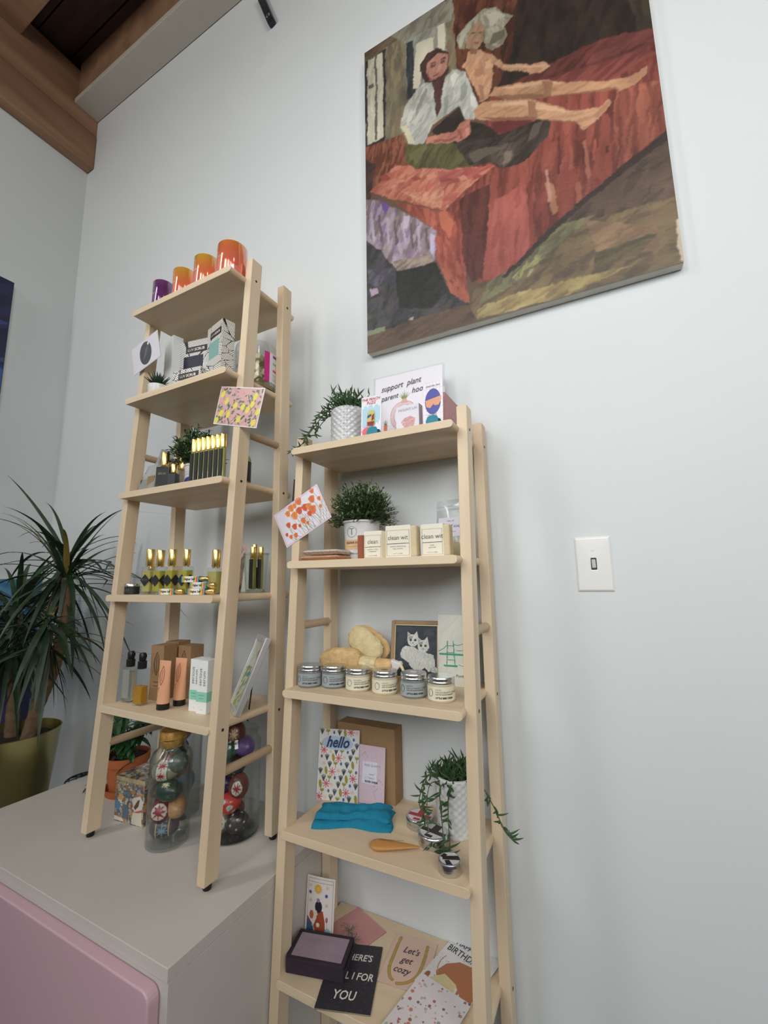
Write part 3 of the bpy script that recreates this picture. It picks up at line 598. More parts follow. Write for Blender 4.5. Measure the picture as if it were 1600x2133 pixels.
# ------------------------------------------------------------------ more materials
def thin(name, tint, gloss=0.9, rough=0.03):
    if name in MATS: return MATS[name]
    m = bpy.data.materials.new(name); m.use_nodes = True; nt = m.node_tree; nt.nodes.clear()
    o = nt.nodes.new('ShaderNodeOutputMaterial'); mx = nt.nodes.new('ShaderNodeMixShader')
    t = nt.nodes.new('ShaderNodeBsdfTransparent'); g = nt.nodes.new('ShaderNodeBsdfGlossy'); lw = nt.nodes.new('ShaderNodeLayerWeight'); lw.inputs['Blend'].default_value = .5; fr = nt.nodes.new('ShaderNodeMath'); fr.operation = 'POWER'; fr.inputs[1].default_value = 2.6; nt.links.new(lw.outputs['Facing'], fr.inputs[0]); ad = nt.nodes.new('ShaderNodeMath'); ad.inputs[1].default_value = .035; ad.use_clamp = True
    mu = nt.nodes.new('ShaderNodeMath'); mu.operation = 'MULTIPLY'; mu.inputs[1].default_value = gloss
    t.inputs['Color'].default_value = tint; g.inputs['Roughness'].default_value = rough; 
    nt.links.new(fr.outputs[0], mu.inputs[0]); nt.links.new(mu.outputs[0], ad.inputs[0]); nt.links.new(ad.outputs[0], mx.inputs[0])
    nt.links.new(t.outputs[0], mx.inputs[1]); nt.links.new(g.outputs[0], mx.inputs[2]); nt.links.new(mx.outputs[0], o.inputs['Surface'])
    MATS[name] = m; return m
TGLASS = thin('thin_clear_glass', (.95, .965, .96, 1), .75)
TPLAST = thin('thin_clear_film', (.985, .985, .99, 1), .5, .06)
MESHBAG = mat('organza', C(190, 194, 194), .8, alpha=.5)
def ramp_z(name, stops, h, rough=.12, metal=.30, film=420, coat=.8):
    if name in MATS: return MATS[name]
    m = bpy.data.materials.new(name); m.use_nodes = True; nt = m.node_tree; b = nt.nodes['Principled BSDF']
    b.inputs['Roughness'].default_value = rough; b.inputs['Metallic'].default_value = metal; b.inputs['Coat Weight'].default_value = coat
    b.inputs['Thin Film Thickness'].default_value = film; b.inputs['Thin Film IOR'].default_value = 1.8; b.inputs['Coat Roughness'].default_value = .03; b.inputs['Specular Tint'].default_value = (.86, .84, 1, 1)
    tc = nt.nodes.new('ShaderNodeTexCoord'); sp = nt.nodes.new('ShaderNodeSeparateXYZ'); dv = nt.nodes.new('ShaderNodeMath'); dv.operation = 'DIVIDE'
    dv.inputs[1].default_value = h; r = nt.nodes.new('ShaderNodeValToRGB')
    for k, (p, c) in enumerate(stops):
        e = r.color_ramp.elements[k] if k < 2 else r.color_ramp.elements.new(p)
        e.position = p; e.color = c
    nt.links.new(tc.outputs['Object'], sp.inputs[0]); nt.links.new(sp.outputs['Z'], dv.inputs[0]); nt.links.new(dv.outputs[0], r.inputs['Fac'])
    nt.links.new(r.outputs['Color'], b.inputs['Base Color']); MATS[name] = m; return m

def box_thing(name, label, cat, q, i, u, w, wd, dp, h, m, rot=0.0, bevel=.0008, group=None, dz=0.0, rx=0.0):
    t = thing(name, label, cat, SH(q, i, u, w, dz + .0002), (rx, 0, LAD[q]['ph'] + rot), group)
    build('body', MB().box(-wd/2, wd/2, 0, dp, 0, h), m, t, bevel=bevel)
    return t

# ---- leafy things
def leaflet(mb, p, d, L_, W_, rr, mi=0, curl=.3, n=4):
    d = Vector(d).normalized(); side = d.cross(Vector((rr.uniform(-.3,.3), rr.uniform(-.3,.3), 1)))
    if side.length < .05: side = Vector((1, 0, 0))
    side.normalize(); up = side.cross(d)
    pts = []; ws = []
    for k in range(n + 1):
        t = k / n; pts.append(Vector(p) + d * L_ * t + up * (-curl * L_ * t * t)); ws.append(W_ * math.sin(PI * (.06 + .9 * t) ** .8))
    mb.strip(pts, ws, side, mi, fold=.18, up=up)
def bush(parent, r0, h, R_, seed, n=150, z0=0.0, squash=1.0, leaf=.010):
    rr = random.Random(seed); mb = MB(); mb.open = True; st = MB()
    for k in range(n):
        az = rr.uniform(0, 2*PI); el = math.asin(rr.uniform(.05, 1)) ; d = Vector((math.cos(az)*math.cos(el), math.sin(az)*math.cos(el)*squash, math.sin(el)))
        ln = rr.uniform(.75, 1.05); a = Vector((rr.uniform(-r0, r0), rr.uniform(-r0, r0) * squash, z0)); b = Vector((d.x * R_ * ln, d.y * R_ * ln, z0 + .01 + d.z * h * ln))
        if el < .35: b.z -= .015 * rr.random()
        mid = (a + b) / 2 + Vector((0, 0, .25 * (b - a).length * (1 - d.z)))
        pts = [a * (1-t)**2 + mid * 2*t*(1-t) + b * t*t for t in (0, .25, .5, .75, 1)]
        st.tube(pts, .0006, 3)
        for j in range(13):
            t = .3 + .7 * j / 12; p = a * (1-t)**2 + mid * 2*t*(1-t) + b * t*t
            dd = Vector((rr.uniform(-1,1), rr.uniform(-1,1), rr.uniform(-.2, 1))) + d * .8
            tip = (j > 9 and rr.random() < .33 and d.z > .2)
            leaflet(mb, p, dd, leaf * rr.uniform(.7, 1.3), leaf * .48, rr, 1 if tip else 0, n=2)
    o = build('foliage', mb, [LEAF_M, LEAF_P], parent); build('stems', st, STEM, parent); return o
def trailing(parent, paths, seed, leaf=.026, dens=60, tuft=40, r0=.03, z0=.09, mats=None, tuft_h=.05):
    """string of curved pointed leaves on hanging stems + an upright tuft"""
    rr = random.Random(seed); mb = MB(); st = MB()
    def banana(p, d, L_, rad):
        d = Vector(d).normalized(); g = Vector((rr.uniform(-.6,.6), rr.uniform(-.6,.6), rr.uniform(-.2, .9)))
        pts = [Vector(p) + d * L_ * t + g * L_ * .55 * t * t for t in (0, .25, .5, .75, 1)]
        mb.tube(pts, [rad*.4, rad, rad*.95, rad*.65, rad*.1], 5)
    for path in paths:
        P_ = [Vector(p) for p in path]; seg = []
        for k in range(len(P_) - 1):
            a, b, c0, c1 = P_[k], P_[k+1], P_[max(k-1,0)], P_[min(k+2,len(P_)-1)]
            for j in range(6):
                t = j / 6; t2, t3 = t*t, t*t*t
                seg.append(.5 * ((2*a) + (b - c0)*t + (2*c0 - 5*a + 4*b - c1)*t2 + (-c0 + 3*a - 3*b + c1)*t3))
        seg.append(P_[-1]); st.tube(seg, .0011, 5)
        Ls = sum((seg[k+1]-seg[k]).length for k in range(len(seg)-1)); n = int(Ls * dens * 2.4)
        for k in range(n):
            s_ = rr.random() * (len(seg) - 1); k0 = int(s_); p = seg[k0].lerp(seg[min(k0+1, len(seg)-1)], s_ - k0)
            dr = (seg[min(k0+1, len(seg)-1)] - seg[k0]).normalized() if k0 + 1 < len(seg) else Vector((0,0,-1))
            banana(p, dr * .5 + Vector((rr.uniform(-1,1), rr.uniform(-1,1), rr.uniform(-.5,.5))), leaf * rr.uniform(.7, 1.25), .0019)
    for k in range(tuft):
        az = rr.uniform(0, 2*PI); q_ = rr.uniform(0, r0); p = Vector((q_*math.cos(az), q_*math.sin(az), z0))
        top = p + Vector((math.cos(az) * rr.uniform(0, .03), math.sin(az) * rr.uniform(0, .03), tuft_h * rr.uniform(.2, 1)))
        st.tube([p, p.lerp(top, .5) + Vector((0, 0, .004)), top], .001, 4)
        for j in range(6):
            banana(p.lerp(top, .2 + .8 * j / 5), (rr.uniform(-1,1), rr.uniform(-1,1), rr.uniform(0, 1)), leaf * rr.uniform(.7, 1.2), .0019)
    build('foliage', mb, LEAF_M if mats is None else mats, parent, smooth=True); build('stems', st, STEM, parent)
def scale_pot(parent, r, h, m, cols=22, rows=9, bump=.0022, taper=1.0, name='pot'):
    """round pot with overlapping pressed scales"""
    mb = MB(); vs = []; fs = []; nu, nv = cols * 6, rows * 6
    for j in range(nv + 1):
        z = h * j / nv; rr_ = r * (taper + (1 - taper) * j / nv)
        for i in range(nu):
            a = 2 * PI * i / nu; p = i / 6.0; q_ = j / 6.0
            d = abs(((p + q_) % 1) - .5) + abs(((p - q_) % 1) - .5)
            e = rr_ + bump * (1 - d) * (1 if 0 < j < nv else 0)
            vs.append((e * math.cos(a), e * math.sin(a), z))
    for j in range(nv):
        for i in range(nu):
            k = (i + 1) % nu; fs.append((j*nu+i, j*nu+k, (j+1)*nu+k, (j+1)*nu+i))
    mb.add(vs, fs)
    top = nv * nu; n0 = len(mb.v); ri = r - .004
    mb.v += [(ri*math.cos(2*PI*i/nu), ri*math.sin(2*PI*i/nu), h) for i in range(nu)] + [(ri*math.cos(2*PI*i/nu), ri*math.sin(2*PI*i/nu), h - .02) for i in range(nu)]
    for i in range(nu):
        k = (i + 1) % nu; mb.f += [(top+i, top+k, n0+k, n0+i), (n0+i, n0+k, n0+nu+k, n0+nu+i)]; mb.m += [0, 0]
    mb.f += [tuple(range(nu))[::-1]]; mb.m += [0]
    o = build(name, mb, m, parent, smooth=True)
    build('soil', MB().cyl(ri - .0002, h - .024, h - .018, 40), SOIL, parent)
    return o

# ------------------------------------------------------------------ TALLER LADDER, top board: four candle tumblers
OR = [(0, C(238, 120, 92)), (.6, C(244, 138, 84)), (1, C(232, 186, 60))]
OR2 = [(0, C(240, 122, 110)), (.75, C(240, 124, 84)), (1, C(236, 150, 50))]
cups = [(-.1351, .0287, .092, ramp_z('purple_iridescent', [(0, C(124, 64, 124)), (.7, C(112, 58, 116)), (1, C(140, 84, 140))], .10, film=560), 'smallest candle tumbler, shimmering purple, far left on the top board'),
        (-.0438, .0301, .096, ramp_z('orange_iridescent', OR, .10, film=470), 'orange shimmering candle tumbler standing right of the purple one'),
        (.0482, .0332, .098, ramp_z('amber_iridescent', OR, .10, film=360), 'yellow and orange shimmering tumbler, third from the left on top board'),
        (.1465, .0385, .094, ramp_z('coral_iridescent', OR2, .10, film=420), 'widest coral red shimmering tumbler beside the upright')]
for u, r, h, m, lb in cups:
    t = thing('candle_tumbler', lb, 'candle', SH('A', 0, u, .160, .0002), 0, 'shimmering candle tumblers')
    build('tumbler', MB().lathe([(0,0),(r*.93,0),(r,.004),(r,h-.001),(r-.0006,h),(r-.0022,h-.001),(r-.0022,h-.012),(0,h-.012)], 56), m, t, smooth=True)
    build('wax', MB().cyl(r - .0024, h - .02, h - .0118, 40), mat('candle_wax', C(240, 228, 206), .5), t)
    build('wick', MB().cyl(.0008, h - .012, h - .003, 8), BLACK, t)
    text('ROSE CAS' if r < .03 else 'CANDLE', .0055, 0, h*.55, mat('pale_print', C(246, 206, 180), .4), t, wrap=r + .0003)

# ---- second board
def scrub_art(w, h, seed, block, side=False, low=False):
    a = Art(w, h, LC(236, 234, 228), .0006, seed); rs = np.random.RandomState(seed); n = 12
    sx = rs.uniform(0, w, n); sy = rs.uniform(0, h, n); ang = rs.uniform(0, PI, n)
    D = np.stack([np.hypot((a.X - sx[k]) * 1.0, (a.Y - sy[k]) * 1.25) for k in range(n)], -1); o = np.argsort(D, -1); i0 = o[..., 0]
    d0 = np.take_along_axis(D, o[..., :1], -1)[..., 0]; d1 = np.take_along_axis(D, o[..., 1:2], -1)[..., 0]
    s_ = (a.X * np.cos(ang[i0]) + a.Y * np.sin(ang[i0])) / .0046
    a.put((s_ % 1) < .30, LC(38, 36, 40)); a.put(d1 - d0 < .0013, LC(30, 28, 32))
    if low:
        a.poly([(.20,.50),(.93,.50),(.93,.82),(.20,.82)], LC(36, 34, 38)); a.poly([(.16,0),(.80,0),(.80,.16),(.16,.12)], block)
    elif not side:
        a.poly([(.20,.80),(.93,.80),(.93,.90),(.20,.90)], LC(36, 34, 38))
        a.poly([(.14,.50),(.80,.50),(.80,.75),(.14,.75)], block)
    return a
def scrub(u, w, wd, h, dp, seed, block, label, rot, rx=0, dz=0):
    t = thing('scrub_box', label, 'box', SH('A', 1, u, w, dz + .0002), (rx, 0, rot), 'striped scrub boxes')
    low = h < .08; tz = h*.66 if low else h*.848
    art_mesh('front_print', scrub_art(wd, h, seed, block, False, low), 0, PAPER, t)
    o = art_mesh('side_print', scrub_art(dp, h, seed + 9, block, True), 0, PAPER, t, x0=0)
    o.rotation_euler = (0, 0, PI/2); o.location = (wd/2, 0, 0)
    build('carton', MB().box(-wd/2 + .0002, wd/2 - .0002, .0002, dp, 0, h), WHITE, t)
    text('LUV', .0112*wd/.1, -.0035*wd/.1, tz, WHITEINK, t, ax='RIGHT'); text('SCRUB', .0112*wd/.1, -.0008*wd/.1, tz, WHITEINK, t, ax='LEFT', bold=.0003)
    return t
scrub(-.056, .104, .105, .192, .028, 3, LC(22, 26, 52), 'striped black and white box with dark navy window, standing at the back', math.radians(10))
scrub(.050, .124, .084, .200, .036, 8, LC(132, 176, 170), 'tallest striped box with pale teal window, leaning beside the clear jar', math.radians(-14), dz=.0)
scrub(.000, .168, .094, .060, .030, 21, LC(84, 62, 130), 'short striped box with a purple edge in front of the navy one', math.radians(8))
t = thing('white_box', 'plain pale white box standing at the left behind the small succulent', 'box', SH('A', 1, -.145, .125, .0002), math.radians(-14))
build('carton', MB().box(-.028, .028, 0, .03, 0, .212), mat('cool_white_card', C(222, 226, 226), .5), t, bevel=.0008)
build('top_flap', MB().box(-.0275, .0275, .0005, .0295, .212, .2132), WHITE, t)

t = thing('potted_succulent', 'small spiky dark green succulent in a round white pot', 'plant', SH('A', 1, -.118, .168, .0002))
build('pot', MB().lathe([(0,0),(.020,0),(.0235,.004),(.0262,.034),(.0262,.036),(.0245,.036),(.0235,.030),(0,.030)], 40), CERAMIC, t, smooth=True)
mb = MB(); mb.open = True; rr = random.Random(4)
for k in range(34):
    az = k * 2.4; el = .25 + 1.15 * (k / 34); d = Vector((math.cos(az)*math.cos(el), math.sin(az)*math.cos(el), math.sin(el)))
    L_ = .042 * rr.uniform(.85, 1.15); sd = d.cross(Vector((0, 0, 1))).normalized(); up = sd.cross(d)
    pts = [Vector((0, 0, .032)) + d * L_ * s_ + up * .10 * L_ * s_ * s_ for s_ in (0, .3, .6, .85, 1)]
    mb.strip(pts, [.006, .0095, .007, .003, .0003], sd, fold=.3, up=up)
    mb.strip([p + up * .0016 for p in pts], [.006, .0095, .007, .003, .0003], sd, fold=-.1, up=up)
build('rosette', mb, mat('succulent_green', C(48, 68, 56), .4, noise=.2, nscale=90), t)

t = thing('clear_jar', 'wide clear jar of cream pieces with a pink striped label behind the upright', 'jar', SH('A', 1, .136, .052, .0002))
r, h = .058, .135
build('jar_wall', MB().lathe([(0,0),(r*.94,0),(r,.006),(r,h-.02),(r*.96,h-.004),(r*.94,h),(r*.92,h),(r*.94,h-.004),(r-.003,h-.02),(r-.003,.006),(0,.004)], 56), TGLASS, t, smooth=True)
build('jar_base', MB().cyl(r*.92, .0045, .016, 40), mat('amber_base', C(150, 128, 92), .3), t)
mb = MB(); rr = random.Random(9)
for k in range(70):
    az = rr.uniform(0, 2*PI); q_ = rr.uniform(0, r - .018); s_ = rr.uniform(.008, .013)
    M_ = Matrix.Translation((q_*math.cos(az), q_*math.sin(az), rr.uniform(.027, .098))) @ Euler((rr.random()*3, rr.random()*3, 0)).to_matrix().to_4x4()
    mb2 = MB().box(-s_, s_, -s_*.7, s_*.7, -s_*.6, s_*.6).xf(M_); mb.add(mb2.v, mb2.f)
tag(build('contents', mb, mat('cream_soap', C(226, 218, 180), .6), t, bevel=.002), kind='stuff')
la = Art(.078, .085, LC(224, 220, 226), .0009, 2)
la.poly([(.0,0),(.2,0),(.2,1),(.0,1)], LC(204, 40, 130)); la.poly([(.36,.86),(.9,.86),(.9,.95),(.36,.95)], LC(96, 70, 150))
la.poly([(.36,.62),(.9,.62),(.9,.7),(.36,.7)], LC(120, 190, 130)); la.poly([(.36,.38),(.9,.38),(.9,.46),(.36,.46)], LC(200, 80, 150))
for k in range(9): la.line([(.36, .3 - k*.028), (.86 - .1*(k % 3), .3 - k*.028)], .0009, LC(140, 140, 160)) if k not in (4,) else None
art_mesh('label', la, 0, PAPER, t, x0=0, z0=.022, wrap=r + .0005, ang0=math.radians(66))
text('lf', .016, 0, .062, INK, t, wrap=r + .0008).rotation_euler = (0, 0, math.radians(-12))

# ---- cards fixed to the uprights
def leg_card(label, q, u, z, w, wd, h, ang, art, m=SLEEVE, name='art_card', back=None):
    x, y, _ = L(q, u, w); t = thing(name, label, 'card', (x, y, z), (0, ang, LAD[q]['ph']))
    art_mesh('printed_face', art, .0012, m, t, edge=back, z0=-h/2)
    build('tape', MB().box(-.012, .012, .0014, .0032, -.006, .006), mat('clear_tape', C(214, 212, 200), .3), t)
    return t
ac = Art(.122, .090, LC(222, 220, 230), .0008, 1)
ac.line([(.015,.02),(.985,.02),(.985,.98),(.015,.98),(.015,.02)], .0012, LC(232, 196, 200))
ac.ell(.5, .5, .0265, .0375, LC(52, 54, 60)); ac.ell(.62, .78, .0035, .005, LC(232, 232, 236)); 
for k in range(6): ac.line([(.40 + k*.02, .30 + k*.02), (.52 + k*.02, .66 + k*.015)], .0008, LC(112, 116, 126))
leg_card('white card with a dark round drawing on the left upright, level with the striped boxes', 'A', -.1765, 1.741, .1745, .122, .090, math.radians(-15), ac)
al = Art(.149, .096, LC(216, 164, 162), .0008, 2); rs = np.random.RandomState(5)
for k in range(150):
    u, v = rs.uniform(.03, .97), rs.uniform(.03, .97); al.ell(u, v, rs.uniform(.003, .0075), rs.uniform(.0014, .0028), [LC(66, 104, 78), LC(92, 112, 80), LC(58, 92, 70), LC(196, 150, 150)][rs.randint(4)], rs.uniform(0, PI))
for k in range(46):
    u, v = rs.uniform(.02, .95), rs.uniform(.02, .95); al.line([(u, v), (u + rs.uniform(-.08,.08), v + rs.uniform(-.1,.1))], .0010, LC(70, 96, 70))
for u, v in [(.08,.80),(.20,.62),(.13,.30),(.30,.28),(.42,.52),(.60,.50),(.56,.18),(.72,.44),(.83,.78),(.80,.58),(.90,.12),(.05,.1),(.95,.4)]:
    al.ell(u, v, .0085, .0068, LC(226, 214, 58), rs.uniform(.6, 1.6)); al.ell(u, v, .0100, .0035, LC(230, 218, 66), rs.uniform(.6, 1.6))
for a, b in (((0,0),(1,0)), ((1,0),(1,1)), ((1,1),(0,1)), ((0,1),(0,0))): al.line([a, b], .004, LC(236, 232, 236))
leg_card('lemon patterned card on pink fixed to the right upright of the taller ladder', 'A', .2088, 1.4963, .1780, .149, .096, math.radians(14.5), al)
ap = Art(.143, .092, LC(232, 228, 238), .0008, 3); rs = np.random.RandomState(8)
heads = [(.27,.78,.010),(.37,.86,.012),(.45,.86,.009),(.55,.90,.013),(.38,.62,.013),(.50,.66,.012),(.62,.64,.012),(.70,.60,.011),(.80,.72,.012),(.74,.46,.014),(.66,.42,.009),(.20,.50,.009),(.30,.36,.010),(.10,.30,.006),(.16,.18,.007),(.26,.14,.008),(.50,.36,.010),(.86,.92,.009),(.93,.62,.007),(.90,.42,.006),(.56,.24,.006),(.40,.30,.006)]
for k in range(26):
    u = rs.uniform(.2, .95); ap.line([(u, .02), (u + rs.uniform(-.12,.12), rs.uniform(.35,.6))], .0009, LC(150, 152, 118))
for u, v, r in heads:
    ap.line([(u, v), (min(.97, u + .10), max(.02, v - .42))], .0008, LC(140, 146, 108))
    c = [LC(226, 118, 60), LC(216, 92, 50), LC(232, 140, 66)][rs.randint(3)]
    ap.poly([(u - r/.143*.8, v + r/.092*.6), (u, v + r/.092*.9), (u + r/.143*.8, v + r/.092*.5), (u + r/.143*.5, v - r/.092*.5), (u, v - r/.092*.8), (u - r/.143*.5, v - r/.092*.4)], c)
    ap.poly([(u - r/.143*.3, v + r/.092*.7), (u + r/.143*.3, v + r/.092*.6), (u, v - r/.092*.7)], c * .85)
for a, b in (((.02,.03),(.98,.03)), ((.98,.03),(.98,.97)), ((.98,.97),(.02,.97)), ((.02,.97),(.02,.03))): ap.line([a, b], .001, LC(226, 170, 190))
leg_card('white card of orange poppies on the left upright of the lower ladder', 'B', -.1880, 1.2325, .1685, .143, .092, math.radians(-27), ap)

# ---- third board
def gold_cap(parent, r, z0, h, n=32, name='cap', x=0, y=0):
    return build(name, MB().lathe([(0,z0),(r*.97,z0),(r,z0+.001),(r,z0+h-.0015),(r*.93,z0+h),(0,z0+h)], n, x, y), GOLD, parent, smooth=True)
BLKLAB = mat('black_label', C(38, 42, 42), .45)
OILC = mat('olive_oil', C(214, 204, 84), .15, trans=.45, ior=1.35)
OILP = mat('pale_oil', C(230, 220, 140), .12, trans=.5, ior=1.35)
OILA = mat('amber_oil', C(226, 172, 50), .12, trans=.5, ior=1.35)
t = thing('perfume_bottle', 'black labelled square bottle with a tall gold cap left of the white pot', 'bottle', SH('A', 2, -.080, .165, .0002), math.radians(20), 'square dark bottles')
build('glass', MB().box(-.019, .019, 0, .02, 0, .068), mat('dark_glass', C(40, 46, 44), .1, coat=.5), t, bevel=.002); build('label', MB().box(-.0178, .0178, -.0004, 0, .002, .064), BLKLAB, t)
gold_cap(t, .0105, .070, .038, x=0, y=.010); text('BELAS', .0085, 0, .048, mat('gold_ink', C(150, 146, 110), .5), t, y=-.0008)
t = thing('perfume_bottle', 'short black bottle with gold cap between the taller one and the white pot', 'bottle', SH('A', 2, -.048, .160, .0002), math.radians(12), 'square dark bottles')
build('glass', MB().box(-.0125, .0125, 0, .018, 0, .047), TGLASS, t, bevel=.002); build('label', MB().box(-.0115, .0115, .001, .016, .002, .045), BLKLAB, t)
gold_cap(t, .0085, .048, .024, y=.009)
t = thing('perfume_bottle', 'gold capped bottle half hidden behind the tall black labelled one', 'bottle', SH('A', 2, -.064, .125, .0002), 0, 'square dark bottles')
build('glass', MB().box(-.014, .014, 0, .02, 0, .066), TGLASS, t, bevel=.002); gold_cap(t, .0105, .067, .036, y=.01)
# vials in a row
vlabels = ['leftmost', 'second', 'third', 'fourth', 'fifth', 'sixth', 'seventh']
def vial(q, i, u, w, label, group, h=.078, ch=.034, r=.0072, rot=0.0):
    t = thing('roller_vial', label, 'vial', SH(q, i, u, w, .0002), rot, group)
    build('glass', MB().lathe([(0,0),(r,.0005),(r,h),(r*.8,h+.002),(0,h+.002)], 20), mat('vial_glass', C(198, 196, 120), .08, trans=.6), t, smooth=True)
    build('label', MB().box(-.0054, .0054, -r - .0006, -r + .0015, .003, h - .003), BLKLAB, t)
    gold_cap(t, r*1.08, h + .001, ch, 20)
    return t
for k in range(7):
    vial('A', 2, .066 + .0158 * k, .182 - .001 * k, '%s gold capped black vial in the row on the third board' % vlabels[k], 'row of gold capped vials')
vial('A', 2, .176, .150, 'gold capped vial standing behind the right end of the vial row', 'row of gold capped vials')
t = thing('perfume_bottle', 'round shouldered dark bottle with gold cap, half behind the right upright, third board', 'bottle', SH('A', 2, .170, .118, .0002), 0, 'square dark bottles')
build('glass', MB().lathe([(0,0),(.016,0),(.018,.003),(.018,.062),(.014,.070),(.011,.070),(0,.070)], 32), mat('vial_glass', C(198,196,120), .08, trans=.6), t, smooth=True)
build('label', MB().lathe([(.0183,.004),(.0186,.004),(.0186,.055),(.0183,.055),(.0183,.004)], 32), BLKLAB, t, smooth=True); gold_cap(t, .011, .071, .036)
t = thing('potted_plant', 'fine leaved green bush in a white pot with a purple drawing, third board', 'plant', SH('A', 2, -.040, .092, .0002))
build('pot', MB().lathe([(0,0),(.024,0),(.0255,.002),(.030,.074),(.032,.075),(.032,.080),(.029,.080),(.028,.074),(0,.068)], 44), CERAMIC, t, smooth=True)
lb = Art(.05, .055, LC(226, 222, 232), .0007, 4); lb.ell(.5, .25, .021, .021, LC(76, 72, 150)); lb.poly([(.3,0),(.55,0),(.55,.3),(.3,.3)], LC(140, 140, 90)); lb.ell(.75,.4,.003,.003,LC(230,230,240))
for k in range(4): lb.line([(.15, .74 + k*.06), (.85 - .1*(k % 2), .74 + k*.06)], .0008, LC(150, 140, 160))
art_mesh('label', lb, 0, PAPER, t, z0=.008, wrap=.0292, ang0=math.radians(18))
bush(t, .018, .100, .092, 11, n=300, z0=.074, squash=.72, leaf=.012)
# organza bag with little boxes
t = thing('organza_bag', 'sheer grey organza bag draped over little dark boxes at the left end', 'bag', SH('A', 2, -.158, .120, .0002))
mb = MB(); vs = []; fs = []; rr = random.Random(2)
for i in range(15):
    for j in range(11):
        x = -.036 + .085 * i / 14; y = -.045 + .085 * j / 10; ridge = math.exp(-((x - .034) / .016) ** 2) * .045
        edge = min(i, 14 - i, j, 10 - j) / 3.0; z = (.088 + ridge + rr.uniform(-.001, .001)) * min(1, .05 + edge)
        vs.append((x * (.95 + .05*edge), y, z))
for i in range(14):
    for j in range(10): fs.append((i*11+j, (i+1)*11+j, (i+1)*11+j+1, i*11+j+1))
mb.add(vs, fs); mb.open = True; build('gauze', mb, MESHBAG, t, smooth=True)
for u, w, wd, dp, h, m, lb in ((-.177, .152, .030, .03, .046, BLKLAB, 'small black box in the sheer bag, nearest the left upright'), (-.148, .118, .044, .03, .070, BLKLAB, 'larger black box behind the amber one in the sheer bag'), (-.136, .160, .028, .018, .050, mat('amber_box', C(150, 124, 84), .35), 'tiny amber box at the front of the sheer bag')):
    box_thing('small_box', lb, 'box', 'A', 2, u, w, wd, dp, h, m)
for k in range(3):
    tt = thing('mini_vial', 'row of three tiny gold tops in the sheer bag', 'vial', SH('A', 2, -.160 + .0125 * k, .106, .0706), 0, 'tiny gold topped vials')
    gold_cap(tt, .0042, 0, .007, 14)

# ---- fourth board: perfume bottles
def perfume(u, w, wd, h, ch, oil, label, lab=True, rot=0.0, cr=.0105, txt=None):
    t = thing('perfume_bottle', label, 'bottle', SH('A', 3, u, w, .0002), rot, 'perfume bottles with gold caps')
    d = wd * .9
    build('glass', MB().box(-wd/2, wd/2, -d/2, d/2, 0, h), TGLASS, t, bevel=.003, segs=3)
    build('liquid', MB().box(-wd/2 + .0018, wd/2 - .0018, -d/2 + .0018, d/2 - .0018, .005, h * .86), oil, t, bevel=.0025, segs=3)
    build('glass_foot', MB().box(-wd/2 + .001, wd/2 - .001, -d/2 + .001, d/2 - .001, .0004, .0042), mat('thick_glass', C(210, 216, 200), .05, trans=.8), t, bevel=.001)
    if lab:
        s_ = wd * .53
        build('label', MB().prism([(0, h*.5 - s_), (s_, h*.5), (0, h*.5 + s_), (-s_, h*.5)], -d/2 - .0006, -d/2 - .0002), BLKLAB, t)
        build('label', MB().prism([(0, h*.5 - s_), (s_, h*.5), (0, h*.5 + s_), (-s_, h*.5)], -wd/2 - .0006, -wd/2 - .0002).xf(Matrix.Rotation(PI/2, 4, 'Z')), BLKLAB, t)
    if txt: text(txt, .0075, -.001, h*.52, GREYINK, t, y=-d/2 - .0009)
    build('neck', MB().cyl(cr*.8, h, h + .003, 24), GOLD, t); gold_cap(t, cr, h + .002, ch)
    return t
perfume(-.1274, .1500, .030, .072, .044, OILP, 'pale perfume bottle with diamond label and gold cap, nearest the left upright', txt='BELAS', rot=.15)
perfume(-.0861, .1490, .029, .070, .042, OILC, 'olive perfume bottle with black diamond label, second from the left', rot=.1)
perfume(-.0400, .1480, .028, .070, .042, OILC, 'olive perfume bottle in the middle of the four diamond labelled ones', rot=.1)
perfume(.0120, .1450, .028, .069, .041, OILC, 'olive diamond labelled bottle touching the stack of striped vials', rot=.05, cr=.009)
perfume(-.1560, .1250, .026, .055, .024, OILP, 'short gold capped bottle half hidden behind the left upright, fourth board', lab=False, cr=.009)
perfume(.0760, .1080, .034, .064, .044, OILP, 'clear bottle with grey label and gold cap behind the striped vial stack', lab=False)
perfume(.1080, .0850, .030, .064, .042, OILP, 'rearmost gold capped bottle behind the striped vials, next to the right upright', lab=False)
t = thing('salve_tin', 'small black tin at the left end of the fourth board', 'tin', SH('A', 3, -.170, .168, .0002))
build('tin_body', MB().lathe([(0,0),(.017,0),(.018,.001),(.018,.020),(0,.020)], 40), BLKLAB, t, smooth=True)
build('lid', MB().lathe([(0,.0205),(.0187,.0205),(.0187,.026),(.018,.027),(0,.027)], 40), SILVER, t, smooth=True)
text('BELAS', .009, 0, .011, GREYINK, t, wrap=.0183)
HS = [LC(72, 160, 190), LC(232, 148, 70), LC(236, 206, 84), LC(96, 176, 130), LC(214, 84, 60)]
